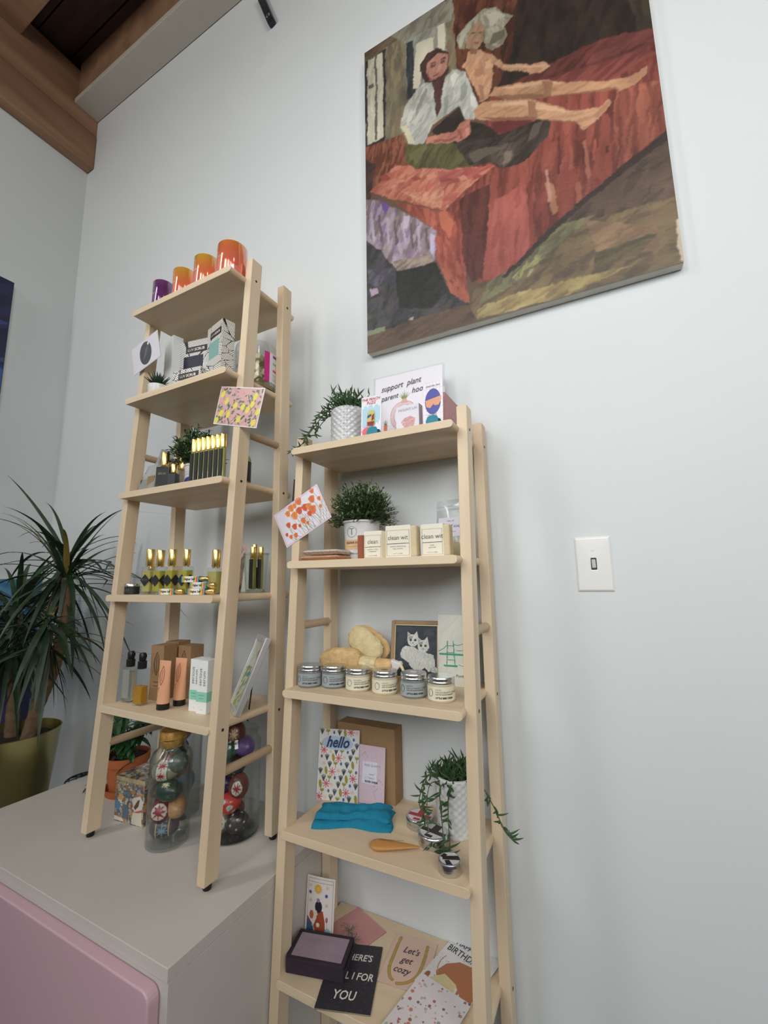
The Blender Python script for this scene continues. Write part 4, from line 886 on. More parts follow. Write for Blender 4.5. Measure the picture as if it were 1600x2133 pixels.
def lying(u, w, dz, label, rot=0.0, full=True, Ln=.052, s_=.0142):
    t = thing('roller_vial', label, 'vial', SH('A', 3, u, w, dz + .0002), rot, 'striped vials in a stack')
    a = Art(Ln, s_, LC(236, 234, 226), .0006, 2)
    for k, c in enumerate(HS[:3]): a.poly([(k*.07,0),(k*.07+.07,0),(k*.07+.07,1),(k*.07,1)], c)
    for k, c in enumerate((HS[3], HS[2], HS[1], HS[4], HS[0])): a.poly([(.72+k*.056,0),(.776+k*.056,0),(.776+k*.056,1),(.72+k*.056,1)], c)
    art_mesh('label', a, s_, PAPER, t, edge=HS[0])
    text('Higher Self', .0075, -.001, s_*.5, INK, t, bold=.0002)
    build('cap', MB().lathe([(0,0),(.0058,0),(.006,.001),(.006,.025),(.0052,.0262),(0,.0262)], 24, axis='x').xf(Matrix.Translation((Ln/2 + .0006, s_/2, s_/2))), GOLD, t, smooth=True)
    return t
lying(-.012, .182, 0, 'striped vial lying alone at the front edge of the fourth board', .06)
lying(.094, .180, 0, 'bottom vial of the striped stack beside the right upright', .08)
lying(.094, .176, .0146, 'middle vial of the striped stack on the fourth board', -.05, Ln=.058)
lying(.066, .176, .0292, 'top vial of the striped stack on the fourth board', .12)
t = thing('greeting_card', 'pink and green leafy card standing behind the right upright', 'card', SH('A', 3, .080, .045, .0002), (math.radians(-6), 0, math.radians(-25)))
g = Art(.080, .125, LC(222, 180, 186), .0009, 6); g.poly([(0,.3),(.5,1),(0,1)], LC(86, 116, 72)); g.poly([(.0,.0),(.35,0),(.1,.6),(0,.5)], LC(120, 150, 90))
g.strokes([(0,0),(1,0),(1,1),(0,1)], [LC(96,128,78), LC(232,196,200), LC(70,100,64), LC(214,168,176)], 120, .04, .006, 1.0, .5)
art_mesh('printed_face', g, .0008, PAPER, t, edge=LC(190, 196, 130))
# ribbed glass vase with vials
t = thing('ribbed_glass', 'beaded clear glass tumbler holding gold capped vials behind the right upright', 'glass', SH('A', 3, .146, .040, .0002))
mb = MB(); vs = []; fs = []; nu, nv = 96, 30
for j in range(nv + 1):
    z = .100 * j / nv; rb = .0235 + .0075 * (j / nv)
    for i in range(nu):
        e = rb + .0016 * abs(math.sin(8 * 2*PI*i/nu)) * (.6 + .4 * abs(math.sin(PI * j / 2.5))); vs.append((e*math.cos(2*PI*i/nu), e*math.sin(2*PI*i/nu), z))
for j in range(nv):
    for i in range(nu): k = (i+1) % nu; fs.append((j*nu+i, j*nu+k, (j+1)*nu+k, (j+1)*nu+i))
mb.add(vs, fs); mb.open = True
build('wall', mb, thin('beaded_glass', (.88, .90, .87, 1), .9, .05), t, smooth=True)
build('rim', MB().lathe([(.0300,.0985),(.0335,.0985),(.0335,.1015),(.0300,.1015),(.0300,.0985)], 64), thin('beaded_glass', (.86,.88,.85,1), .9), t, smooth=True)
build('glass_base', MB().cyl(.0225, 0, .008, 40), mat('thick_glass', C(210,216,200), .05, trans=.8), t)
for k, (dx, dy, hz) in enumerate(((-.012, .006, .088), (0, -.012, .080), (.013, .004, .080), (.001, .013, .060), (-.006, -.006, .062))):
    o = vial('A', 3, .146 + dx, .040 - dy, ['tallest gold capped vial rising out of the beaded glass', 'front vial inside the beaded glass', 'right hand vial inside the beaded glass', 'rear vial inside the beaded glass', 'left vial inside the beaded glass'][k], 'vials in the beaded glass', h=hz, ch=.028, r=.0062)
    o.location.z += .0082

# ---- fifth board
def spray(u, w, r, label, metal, rot):
    t = thing('spray_bottle', label, 'bottle', SH('A', 4, u, w, .0002), rot, 'pump bottles with black tops'); h = .087
    build('glass', MB().box(-r, r, -r*.8, r*.8, 0, h), TGLASS, t, bevel=.003, segs=3)
    if metal: build('label', MB().box(-r*.72, r*.72, -r*.8 - .0006, -r*.8 - .0002, .012, h*.93), mat('silver_label', C(186, 190, 182), .3, .6), t); build('liquid', MB().box(-r+.002, r-.002, -r*.8+.002, r*.8-.002, .004, h*.85), mat('water', C(225, 230, 222), .05, trans=.9, ior=1.33), t)
    else: build('liquid', MB().box(-r+.0018, r-.0018, -r*.8+.0018, r*.8-.0018, .004, h*.52), OILA, t, bevel=.002)
    build('collar', MB().cyl(.0105, h, h + .018, 28), BLACK, t, bevel=.0008); p = build('pump', MB().lathe([(0,h+.018),(.0075,h+.018),(.0085,h+.022),(.0085,h+.034),(.0065,h+.038),(0,h+.038)], 28), BLACK, t, smooth=True)
    build('nozzle', MB().box(-.004, .010, -.004, .004, h + .026, h + .034), BLACK, t, bevel=.001)
spray(-.1573, .1650, .0142, 'silver labelled pump bottle with black top, leftmost on the lowest board', True, .2)
spray(-.1020, .1700, .0148, 'pump bottle half full of amber oil with black top', False, .15)
for k, (u, w, wd, dp, h, rot, lb) in enumerate(((-.105, .128, .044, .044, .137, .12, 'front kraft carton with a leaf outline behind the oil bottle'), (-.128, .070, .046, .044, .138, .12, 'kraft carton at the left rear, mostly hidden by the front one'), (-.062, .080, .046, .044, .132, .05, 'kraft carton to the right behind the peach tubes'))):
    t = box_thing('kraft_carton', lb, 'box', 'A', 4, u, w, wd, dp, h, KRAFT, rot, group='kraft cartons')
    lf = MB(); n = 14; pts = [(.0085*math.sin(PI*j/n), .062 + .058*j/n) for j in range(n+1)]
    lf.tube([(x, -.0006, z) for x, z in pts], .0005, 4); lf.tube([(-x, -.0006, z) for x, z in pts], .0005, 4); lf.tube([(0, -.0006, .07), (0, -.0006, .11)], .0004, 4)
    build('leaf_print', lf, INK, t); text('BODY', .006, 0, .045, INK, t); text('botanical oil', .004, 0, .036, INK, t)
def tube_thing(u, w, label, rot):
    t = thing('cream_tube', label, 'tube', SH('A', 4, u, w, .0002), rot, 'peach cream tubes'); h = .112; r = .0155
    mb = MB(); vs = []; fs = []; n = 32; m_ = 16
    for j in range(m_ + 1):
        s_ = j / m_; z = .014 + (h - .014) * s_; ry = r * (1 - s_) ** .7 + .0008; rx_ = r * (1 + .22 * s_)
        for i in range(n): a = 2*PI*i/n; vs.append((rx_*math.cos(a), ry*.85*math.sin(a), z))
    for j in range(m_):
        for i in range(n): k = (i+1) % n; fs.append((j*n+i, j*n+k, (j+1)*n+k, (j+1)*n+i))
    fs.append(tuple(range(n))[::-1]); fs.append(tuple(m_*n + i for i in range(n))); mb.add(vs, fs)
    build('tube_body', mb, mat('peach_plastic', C(232, 172, 134), .35, coat=.3), t, smooth=True)
    build('cap', MB().lathe([(0,0),(.0150,0),(.0155,.001),(.0155,.014),(0,.014)], 32, sy=.88), BLACK, t, smooth=True)
    lf = MB(); n = 14
    def yy(z): s_ = (z - .014)/(h - .014); return -(r*(1 - s_)**.7 + .0008)*.85 - .0006
    pts = [(.0065*math.sin(PI*j/n), .056 + .044*j/n) for j in range(n+1)]
    lf.tube([(x, yy(z), z) for x, z in pts], .0005, 4); lf.tube([(-x, yy(z), z) for x, z in pts], .0005, 4); lf.tube([(0, yy(.066), .066), (0, yy(.09), .09)], .0004, 4)
    build('leaf_print', lf, mat('brown_print', C(150, 84, 50), .6), t)
    tx = text('BODY\nOIL', .0055, -.004, .045, mat('brown_print', C(150,84,50), .6), t, y=-.0135, ax='CENTER'); tx.rotation_euler = (math.radians(-4), 0, 0)
tube_thing(-.016, .168, 'front peach tube with black cap and leaf outline', .1)
tube_thing(-.010, .128, 'rear peach tube with black cap, in front of the kraft carton', .1)
MINT = mat('mint_band', C(150, 214, 190), .5)
for k, (u, w, lb) in enumerate(((.0690, .150, 'left white and mint serum carton'), (.1030, .157, 'right white and mint serum carton, nearest the upright'))):
    t = thing('serum_carton', lb, 'box', SH('A', 4, u, w, .0002), .08, 'white and mint serum cartons')
    wd = .031; build('carton', MB().box(-wd/2, wd/2, 0, .034, 0, .118), mat('bright_white_card', C(240, 242, 240), .45), t, bevel=.0006)
    build('mint_stripe', MB().box(-wd/2 - .0003, wd/2 + .0003, -.0003, .0343, .026, .048), MINT, t)
    text('serious', .0135, -.0055, .081, GREYINK, t, rot=PI/2); text('serum', .0135, .006, .078, GREYINK, t, rot=PI/2)
    text('oil control', .0042, 0, .041, mat('mint_ink', C(60, 130, 104), .6), t, y=-.0006); text('botanical', .0036, 0, .034, mat('mint_ink', C(60,130,104), .6), t, y=-.0006); text('1 oz', .0034, 0, .009, GREYINK, t)
# silver picture frame
t = thing('picture_frame', 'silver framed leafy picture leaning back beside the right upright', 'picture frame', SH('A', 4, .158, .112, .0006), (math.radians(-22), 0, math.radians(-33)))
fw, fh, b = .092, .178, .012
fm = MB()
fm.box(-fw/2, -fw/2 + b, -.006, .008, 0, fh); fm.box(fw/2 - b, fw/2, -.006, .008, 0, fh); fm.box(-fw/2 + b, fw/2 - b, -.006, .008, 0, b); fm.box(-fw/2 + b, fw/2 - b, -.006, .008, fh - b, fh)
build('frame', fm, mat('satin_silver', C(228, 228, 228), .28, .55), t, bevel=.002, segs=3)
g = Art(fw - 2*b, fh - 2*b, LC(206, 208, 190), .001, 3); g.strokes([(0,0),(1,0),(1,.6),(0,.6)], [LC(180,178,92), LC(150,160,80), LC(86,146,140), LC(212,206,150), LC(120,130,90)], 80, .03, .005, .9, .7, .9)
g.line([(.1,.65),(.9,.95)], .0012, LC(110,120,116)); g.line([(.2,.9),(.8,.7)], .0012, LC(110,120,116)); g.ell(.72, .8, .006, .009, LC(180, 60, 70), .4); g.ell(.5, .48, .018, .006, LC(84,150,146), .2)
art_mesh('picture', g, .002, PAPER, t, z0=b); build('easel_leg', MB().box(-.003, .003, .009, .011, 0, .11), BLACK, t).rotation_euler = (math.radians(-0), 0, 0)
build('stand', MB().hexa([(-.003,.040,-.012),(.003,.040,-.012),(.003,.042,-.012),(-.003,.042,-.012),(-.003,.008,.10),(.003,.008,.10),(.003,.010,.10),(-.003,.010,.10)]), BLACK, t)
# ================================================================== LOWER LADDER, top board
t = thing('trailing_plant', 'trailing plant in a pearly scaled pot on the top board of the lower ladder', 'plant', SH('B', 0, -.0872, .118, .0002))
scale_pot(t, .0405, .098, GLOSSCER, cols=17, rows=7, bump=.0040)
paths = [[(-.02,-.02,.095),(-.045,-.035,.105),(-.065,-.045,.075),(-.085,-.05,.04),(-.105,-.055,.012),(-.128,-.07,-.004)],
         [(-.02,.0,.095),(-.045,-.01,.11),(-.06,-.03,.085),(-.072,-.05,.05),(-.088,-.065,.02)],
         [(-.01,.01,.095),(-.05,.0,.10),(-.07,-.02,.07),(-.082,-.03,.04)]]
trailing(t, paths, 5, leaf=.021, dens=85, tuft=60, r0=.030, z0=.088, tuft_h=.050)
# support card in a clear sleeve
def lean_card(name, label, q, i, u, w, art, tilt, rot=0.0, m=SLEEVE, th=.0012, edge=None, cat='card', group=None, sleeve=0, dz=0.0):
    t = thing(name, label, cat, SH(q, i, u, w, dz + .0004), (math.radians(-tilt), 0, LAD[q]['ph'] + rot), group)
    art_mesh('printed_face', art, th, m, t, edge=edge)
    if sleeve:
        s_ = sleeve; w_, h_ = art.w, art.h
        sl = MB().box(-w_/2 - s_, w_/2 + s_, -.0012, .0022, .0, h_ + s_*.5); build('clear_sleeve', sl, TPLAST, t)
    return t
sk = LC(236, 190, 172); a = Art(.182, .205, LC(242, 240, 246), .0008, 1)
def bezier(p0, p1, p2, n=10): return [((1-t)**2*p0[0] + 2*t*(1-t)*p1[0] + t*t*p2[0], (1-t)**2*p0[1] + 2*t*(1-t)*p1[1] + t*t*p2[1]) for t in [k/n for k in range(n+1)]]
for p in ([(.38,.28),(.24,.36),(.28,.50)], [(.28,.50),(.32,.60),(.44,.60)], [(.52,.28),(.66,.38),(.58,.52)], [(.58,.52),(.55,.59),(.46,.60)]):
    a.line(bezier(*p), .0105, LC(120, 100, 110)); 
for p in ([(.38,.28),(.24,.36),(.28,.50)], [(.28,.50),(.32,.60),(.44,.60)], [(.52,.28),(.66,.38),(.58,.52)], [(.58,.52),(.55,.59),(.46,.60)]):
    a.line(bezier(*p), .0090, LC(236, 208, 206))
a.poly([(.40,.60),(.50,.60),(.48,.66),(.42,.66)], LC(226, 176, 168))
for dx in (-.09,-.06,-.03,0,.03,.06,.09): a.poly([(.45+dx*.25-.012,.655),(.45+dx*.25+.012,.655),(.45+dx*1.0,.655+.12-abs(dx)*.55)], [LC(118,140,86),LC(160,176,104)][int(abs(dx)*100) % 2])
a.ell(.445, .46, .0150, .020, LC(120,140,132)); a.ell(.445, .46, .0143, .0193, LC(196,220,206)); a.poly([(.365,.36),(.525,.36),(.52,.46),(.37,.46)], LC(196,220,206))
a.ell(.445, .425, .0098, .0125, LC(240,206,192)); a.poly([(.39,.45),(.50,.45),(.50,.475),(.39,.475)], LC(196,220,206))
for x in (.42,.47): a.ell(x, .432, .0022, .0010, LC(60,50,60)); a.line([(x-.014,.446),(x+.014,.444)], .0008, LC(60,50,60))
a.ell(.445, .395, .0025, .0008, LC(190,110,110)); a.poly([(.37,.22),(.52,.22),(.50,.34),(.39,.34)], LC(236,208,200)); a.poly([(.36,.22),(.40,.22),(.41,.33),(.38,.33)], LC(214,140,70)); a.poly([(.50,.22),(.54,.22),(.52,.33),(.49,.33)], LC(214,140,70))
for (x, y, c) in ((.17,.35,LC(222,124,72)), (.83,.42,LC(214,170,140))):
    a.poly([(x-.03,y),(x+.03,y),(x+.022,y-.09),(x-.022,y-.09)], c)
    for d in (-.04,-.02,0,.02,.04): a.poly([(x+d*.3-.006,y),(x+d*.3+.006,y),(x+d,y+.10-abs(d))], LC(104,120,84))
for d in (-.09,-.05,0,.05,.09): a.line([(.20,.10),(.20+d,.22-abs(d)*.6)], .0030, LC(70,74,72))
t = lean_card('art_card', 'large white card with handwriting and a girl holding a potted plant, top board', 'B', 0, .040, .055, a, 4, .02, sleeve=.005)
HAND = mat('handwriting_ink', C(66, 62, 74), .6)
for s_, x, z, sz in (('support', -.044, .172, .0225), ('plant', .016, .176, .0225), ('parent', -.050, .145, .021), ('hood', .030, .152, .022)): text(s_, sz, x, z, HAND, t, y=-.0016, shear=.35, rot=math.radians(4), sx=.85)
# pin cards and clips
TEAL = mat('teal_silicone', C(30, 130, 152), .5)
def clip(u, w, label, s_=1.0):
    t = thing('pin_clip', label, 'clip', SH('B', 0, u, w, .0002), 0, 'teal card holders')
    pts = [(-.0135*s_,0),(.0135*s_,0),(.0135*s_,.012*s_),(.0105*s_,.0185*s_),(0,.0205*s_),(-.0095*s_,.018*s_),(-.0135*s_,.010*s_)]
    build('front_jaw', MB().prism(pts, 0, .004), TEAL, t, bevel=.0015, segs=3); build('back_jaw', MB().prism([(x + .003, z*.8) for x, z in pts], .009, .013), mat('dark_teal', C(20, 84, 96), .5), t, bevel=.0012); build('hinge', MB().box(-.010*s_, .012*s_, .0035, .0095, 0, .003), TEAL, t)
clip(.0130, .1870, 'teal holder in front of the blue dripping pin card'); clip(.1520, .1850, 'teal holder in front of the gridded pin card by the upright')
a = Art(.050, .098, LC(238, 236, 242), .0006, 2)
a.poly([(.06,.10),(.94,.10),(.94,.86),(.06,.80)], LC(178, 216, 232))
for k, (x, d) in enumerate(((.08,.10),(.2,.03),(.32,.08),(.45,.02),(.62,.10),(.76,.04),(.9,.09))): a.ell(x, .82, .0040, .0015 + d*.09, LC(238,236,242))
for k, (x, d) in enumerate(((.08,.12),(.2,.05),(.34,.10),(.5,.04),(.64,.16),(.78,.20),(.92,.24))): a.ell(x, .12, .0045, .002 + d*.1, LC(238,236,242))
a.ell(.36, .14, .0155, .0120, LC(226, 104, 110)); [a.line([(.36 + .30*math.cos(t_), .16 + .11*math.sin(t_)), (.36 + .42*math.cos(t_), .16 + .16*math.sin(t_))], .0008, LC(214, 84, 96)) for t_ in [k*.26 for k in range(13)]]
t = lean_card('pin_card', 'small blue dripping card with a drink carton enamel pin, beside the scaled pot', 'B', 0, .0045, .175, a, 3, .03, edge=LC(230,230,236)); RED = mat('red_print', C(184, 60, 70), .6)
text('THE PEACH', .0088, -.001, .0905, RED, t, shear=.1, bold=.0002); text('FUZZ', .0092, 0, .082, RED, t, shear=.1, bold=.0002)
pin = MB().prism([(-.0085,.028),(.007,.026),(.0095,.031),(.0090,.057),(.0055,.064),(-.004,.063),(-.0085,.056)], -.0030, -.0004)
p = build('enamel_pin', pin, mat('pin_cream', C(212, 196, 120), .25, coat=.6), t, bevel=.0006)
build('pin_bands', MB().prism([(-.0080,.0285),(.0065,.0265),(.009,.031),(.009,.036),(-.008,.036)], -.0034, -.0029).prism([(.0025,.037),(.0088,.040),(.0086,.054),(.0035,.050)], -.0034, -.0029), mat('pin_red', C(150, 58, 50), .25, coat=.6), p)
build('pin_blue', MB().prism([(-.0078,.044),(.002,.049),(.002,.054),(-.0078,.051)], -.0034, -.0029), mat('pin_blue', C(60, 96, 140), .25, coat=.6), p)
a = Art(.056, .068, LC(226, 222, 232), .0007, 3); a.poly([(.30,.0),(.78,.0),(.74,.14),(.84,.52),(.62,.62),(.36,.58),(.22,.46),(.38,.20)], LC(204, 158, 158)); a.strokes([(.30,.0),(.78,.0),(.74,.14),(.84,.52),(.62,.62),(.36,.58),(.22,.46),(.38,.20)], [LC(220,184,182), LC(190,140,142)], 30, .012, .003, .6, .8)
t = box_thing('gua_sha_box', 'white box with a rose stone printed on it, between the two pin cards', 'box', 'B', 0, .083, .150, .056, .020, .068, mat('pale_lilac_card', C(204, 198, 208), .6), math.radians(-3))
o = art_mesh('front_print', a, 0, PAPER, t); o.location = (0, -.0003, 0); text('MOUNT LAI', .0078, .001, .058, mat('silver_ink', C(150,150,160), .5), t, y=-.0009, sx=1.1)
a = Art(.044, .100, LC(238, 234, 242), .0006, 4)
for k in range(8): a.line([(0, k/7), (1, k/7)], .0006, LC(206,190,206)); a.line([(k/7*1.2, 0), (k/7*1.2, 1)], .0006, LC(206,190,206))
a.ell(.5, .56, .0178, .0290, LC(70, 74, 160)); a.poly([(.12,.60),(.92,.66),(.92,.56),(.78,.46),(.60,.46),(.52,.50),(.36,.42),(.16,.46)], LC(226, 158, 120))
t = lean_card('pin_card', 'tall gridded card with a dark blue bearded face pin next to the upright', 'B', 0, .150, .172, a, 3, -.02, edge=LC(240,236,240)); text('ENAMEL PIN', .0056, 0, .091, HAND, t, shear=.2); text('die cutline', .0048, -.002, .026, HAND, t, shear=.4)
# pink box behind the right upright
t = thing('pink_box', 'dusty pink box with pale lettering poking past the right upright of the top board', 'box', SH('B', 0, .150, .125, .0002), math.radians(0))
PK = mat('dusty_pink_card', C(186, 136, 136), .55)
build('carton', MB().prism([(-.012,0),(.013,0),(.013,.092),(-.012,.095)], 0, .132).xf(Matrix.Rotation(0, 4, 'Z')), PK, t, bevel=.0008)
tx = text('Love', .026, 0, 0, mat('pale_pink_ink', C(216, 178, 182), .5), t); tx.rotation_euler = (0, 0, PI/2); tx.location = (.0138, .05, .045)
# dark clip and string on the left rear
t = thing('hanging_tag', 'narrow dark brown tag hanging beside the left upright under the trailing plant', 'tag', L('B', -.226, .150, 1.300), (0, math.radians(4), 0))
build('tag_body', MB().box(-.004, .004, -.001, .001, -.03, .03), mat('dark_brown_leather', C(70, 52, 40), .7), t, bevel=.0015); build('string', MB().tube([(0, 0, .03), (.006, 0, .045), (.012, 0, .050)], .0007, 5), KRAFT, t)

# ---- second board
t = thing('potted_plant', 'round green bush with pale tips in a white paper cup, lower ladder', 'plant', SH('B', 1, -.0707, .088, .0002))
cm = build('cup', MB().lathe([(0,0),(.036,0),(.0365,.002),(.0435,.088),(.0470,.089),(.0470,.093),(.0435,.094),(.042,.090),(.041,.080),(0,.076)], 56), CERAMIC, t, smooth=True)
def slope_r(z): return .0365 + (.007) * z / .088 + .0006
bnd = build('kraft_band', MB().lathe([(slope_r(.026),.026),(slope_r(.026)+.0004,.026),(slope_r(.048)+.0004,.048),(slope_r(.048),.048),(slope_r(.026),.026)], 56), mat('peach_band', C(222, 186, 140), .6), t, smooth=True)
text('SIGNATURE', .0085, .002, .041, INK, t, wrap=slope_r(.041)+.0006, bold=.0002); text('hand poured candle', .0048, .002, .033, INK, t, wrap=slope_r(.03)+.0006)
text('T', .022, -.002, .066, GREYINK, t, wrap=slope_r(.066)+.0004); rg = MB(); rg.tube([((slope_r(.066)+.0006)*math.sin((-.002+.0125*math.cos(q_))/.042), -(slope_r(.066)+.0006)*math.cos((-.002+.0125*math.cos(q_))/.042), .066+.0125*math.sin(q_)) for q_ in [2*PI*k/28 for k in range(29)]], .0004, 4); build('ring_print', rg, GREYINK, t)
text('100% soy wax', .0052, .006, .016, INK, t, wrap=slope_r(.016)+.0004)
bush(t, .030, .100, .088, 21, n=420, z0=.080, squash=.80, leaf=.0095)
def soap(u, w, wd, h, label, txt, l2, rot=0.0, dp=.024):
    t = thing('soap_bar', label, 'soap', SH('B', 1, u, w, .0002), rot, 'wrapped soap bars')
    build('soap', MB().box(-wd/2 + .003, wd/2 + .0125, .001, dp, 0, h * .97), mat('oat_soap', C(212, 196, 160), .65, noise=.06, nscale=200, bump=.3), t, bevel=.004, segs=3)
    build('wrapper', MB().box(-wd/2, wd/2, 0, dp + .001, 0, h), mat('cream_paper', C(236, 230, 212), .65), t, bevel=.0005)
    fr = MB()
    for x0, x1, z0, z1 in ((-.46,-.44,.06,.84),(.44,.46,.06,.84),(-.46,.46,.05,.06),(-.46,.46,.84,.85)): fr.box(x0*wd, x1*wd, -.0004, -.0001, z0*h, z1*h)
    build('border_print', fr, mat('faint_brown', C(180, 170, 150), .6), t); build('rule_print', MB().box(-.44*wd, .44*wd, -.0005, -.0001, .42*h, .435*h), INK, t)
    text(txt, .0138, 0, h*.61, INK, t, y=-.0006, sx=.92, bold=-.0001)
    for k, s_ in enumerate(l2): text(s_, .0040, 0, h*(.34 - .07*k), GREYINK, t, y=-.0006)
    text('net wt. 3 oz (85g)', .0030, 0, h*.12, GREYINK, t, y=-.0006)
    return t
soap(-.0020, .160, .044, .0605, 'leftmost wrapped soap bar, its lettering cut short beside the rust block', 'clean', ('bamboo + clear', 'complexion'))
soap(.0700, .185, .0565, .0655, 'middle wrapped soap bar, tallest and frontmost of the three', 'clean wit', ('oatmeal, milk & honey', 'shea, coconut'))
soap(.1425, .180, .0465, .0640, 'right wrapped soap bar next to the right upright', 'clean wit', ('cedar', 'patchouli'))
t = box_thing('rust_block', 'narrow rust brown bar standing between the paper cup and the first soap', 'soap', 'B', 1, -.0385, .150, .0155, .03, .0545, mat('rust_soap', C(150, 84, 56), .7, noise=.05, nscale=90), .05, bevel=.002)
for k, (dz, wd, m, lb) in enumerate(((0, .102, mat('tan_speckled', C(200, 156, 122), .6, noise=.2, nscale=160), 'tan speckled zip pouch at the left end, under the grey one'), (.0125, .098, mat('grey_speckled', C(206, 198, 192), .6, noise=.22, nscale=220), 'pale grey speckled pouch lying on the tan pouch'))):
    t = thing('zip_pouch', lb, 'pouch', SH('B', 1, -.126 + .004*k, .188, dz + .0003), .06, 'stacked pouches')
    mb = MB(); vs = []; fs = []; nx, ny = 20, 12
    for s_ in (0, 1):
        for i in range(nx + 1):
            for j in range(ny + 1):
                e = (1 - (2*i/nx - 1)**6) * (1 - (2*j/ny - 1)**6); vs.append((wd*(i/nx - .5), .075*j/ny, .0060 + (.0058 if s_ else -.0058) * max(e, 0) ** .22))
    N_ = (nx+1)*(ny+1)
    for s_ in (0, 1):
        for i in range(nx):
            for j in range(ny):
                q_ = (i*(ny+1)+j, (i+1)*(ny+1)+j, (i+1)*(ny+1)+j+1, i*(ny+1)+j+1); fs.append(tuple(x + N_ for x in q_) if s_ else q_[::-1])
    mb.add(vs, fs); build('body', mb, m, t, smooth=True); build('zip', MB().box(-wd/2*.96, wd/2*.96, -.0006, .001, .0055, .0068), mat('zip_tan', C(150,112,84), .6), t)
# zip bag
t = thing('soap_sample_bag', 'clear zip bag with a small label standing behind the right upright, second board', 'bag', SH('B', 1, .150, .075, .0002), (math.radians(-6), 0, math.radians(-8)))
mb = MB(); mb.open = True; vs = []; fs = []
for i in range(13):
    for j in range(17):
        x = i/12; z = j/16; b = .014 * math.sin(PI*x) * (1 - z) ** .6 + .0012 * math.sin(9*x + 7*z); vs.append(((x-.5)*.085, -b, .132*z))
for i in range(12):
    for j in range(16): fs.append((i*17+j, (i+1)*17+j, (i+1)*17+j+1, i*17+j+1))
mb.add(vs, fs); mb.add([(x, -y*.3 + .002, z) for x, y, z in vs], fs)
build('film', mb, thin('bag_film', (.90, .92, .92, 1), 2.6, .12), t, smooth=True); build('zip_strip', MB().box(-.042, .042, -.0014, .0004, .108, .112).box(-.042, .042, -.0014, .0004, .116, .118), mat('zip_plastic', C(206, 212, 212), .2, alpha=.6), t)
build('label', MB().box(-.030, .034, -.0185, -.0180, .045, .088).xf(Matrix.Translation((0, .006, 0))), mat('pale_lilac_paper', C(216, 214, 226), .6), t)
text('lots of', .006, 0, .080, HAND, t, y=-.0128); text('bag of soap', .0105, .002, .068, HAND, t, y=-.0128, shear=.2); text('assorted ends', .0045, 0, .056, GREYINK, t, y=-.0128)
build('contents', MB().box(-.03, .0, -.006, 0, .004, .036).box(.002, .032, -.005, .001, .002, .040), mat('oat_soap', C(212,196,160), .65), t, bevel=.003)

# ---- third board: six jars
def jar(u, w, grey, k, rot, lb):
    t = thing('cream_jar', lb, 'jar', SH('B', 2, u, w, .0002), rot, 'cream jars with aluminium lids'); r = .0262
    build('glass', MB().lathe([(0,0),(r*.92,0),(r,.003),(r,.030),(r*.97,.033),(r*.94,.0335),(0,.0335)], 56), mat('jar_glass_grey' if grey else 'jar_glass_cream', C(120, 124, 124) if grey else C(196, 186, 158), .12, coat=.9), t, smooth=True)
    build('label', MB().lathe([(r+.0001,.0045),(r+.0004,.0045),(r+.0004,.0295),(r+.0001,.0295),(r+.0001,.0045)], 56), mat('jar_label_grey' if grey else 'jar_label_cream', C(158, 166, 168) if grey else C(226, 220, 196), .5), t, smooth=True)
    ld = build('lid', MB().lathe([(0,.034),(r*.97,.034),(r,.0345),(r*1.0,.0375),(r*.975,.0385),(r*1.0,.0398),(r*1.0,.0435),(r*.96,.0455),(0,.0457)], 64), SILVER, t, smooth=True)
    if k in (4, 3): build('price_sticker', MB().box(-.006, .006, -.004, .004, .0458, .0461), WHITEINK if k == 4 else KRAFT, ld)
    J = mat('jar_ink', C(60, 64, 68), .6); R_ = r + .0006
    text(['charcoal', 'lavender', 'lemongrass', 'rosemary', 'grapefruit', 'lavender'][k], .0034, -.001, .0245, J, t, wrap=R_, ax='LEFT').location.z = 0
    text('DEODORANT CREAM', .0048, -.001, .0197, J, t, wrap=R_, ax='LEFT', spacing=.95); text('MADE WITH ORGANIC INGREDIENTS', .0021, -.001, .0160, J, t, wrap=R_, ax='LEFT', bold=.0001)
    text('LITTLE SEED FARM', .0042, -.001, .0098, INK, t, wrap=R_, ax='LEFT', bold=.00025)
    em = MB(); em.tube([(R_*math.sin((-.012 + .0055*math.cos(q_))/R_), -R_*math.cos((-.012+.0055*math.cos(q_))/R_), .018 + .0065*math.sin(q_)) for q_ in [2*PI*j/20 for j in range(21)]], .0004, 4); build('emblem', em, J, t)
    return t
J6 = [(-.1645,.161,1), (-.1102,.146,1), (-.0476,.1485,0), (.0165,.1485,0), (.0810,.1472,1), (.1422,.1549,0)]
JL = ['grey labelled jar at the left end of the row of six', 'second jar from the left, grey label, touching the left end jar', 'cream labelled jar, third from the left, in front of the brush handle', 'fourth jar from the left, cream label, below the white brush tip', 'grey labelled jar with a dark lid sticker, second from the right', 'frontmost cream labelled jar at the right end of the row']
for k, (u, w, g_) in enumerate(J6): jar(u, w, g_, k, [.02, .25, .25, .30, -.1, -.05][k], JL[k])
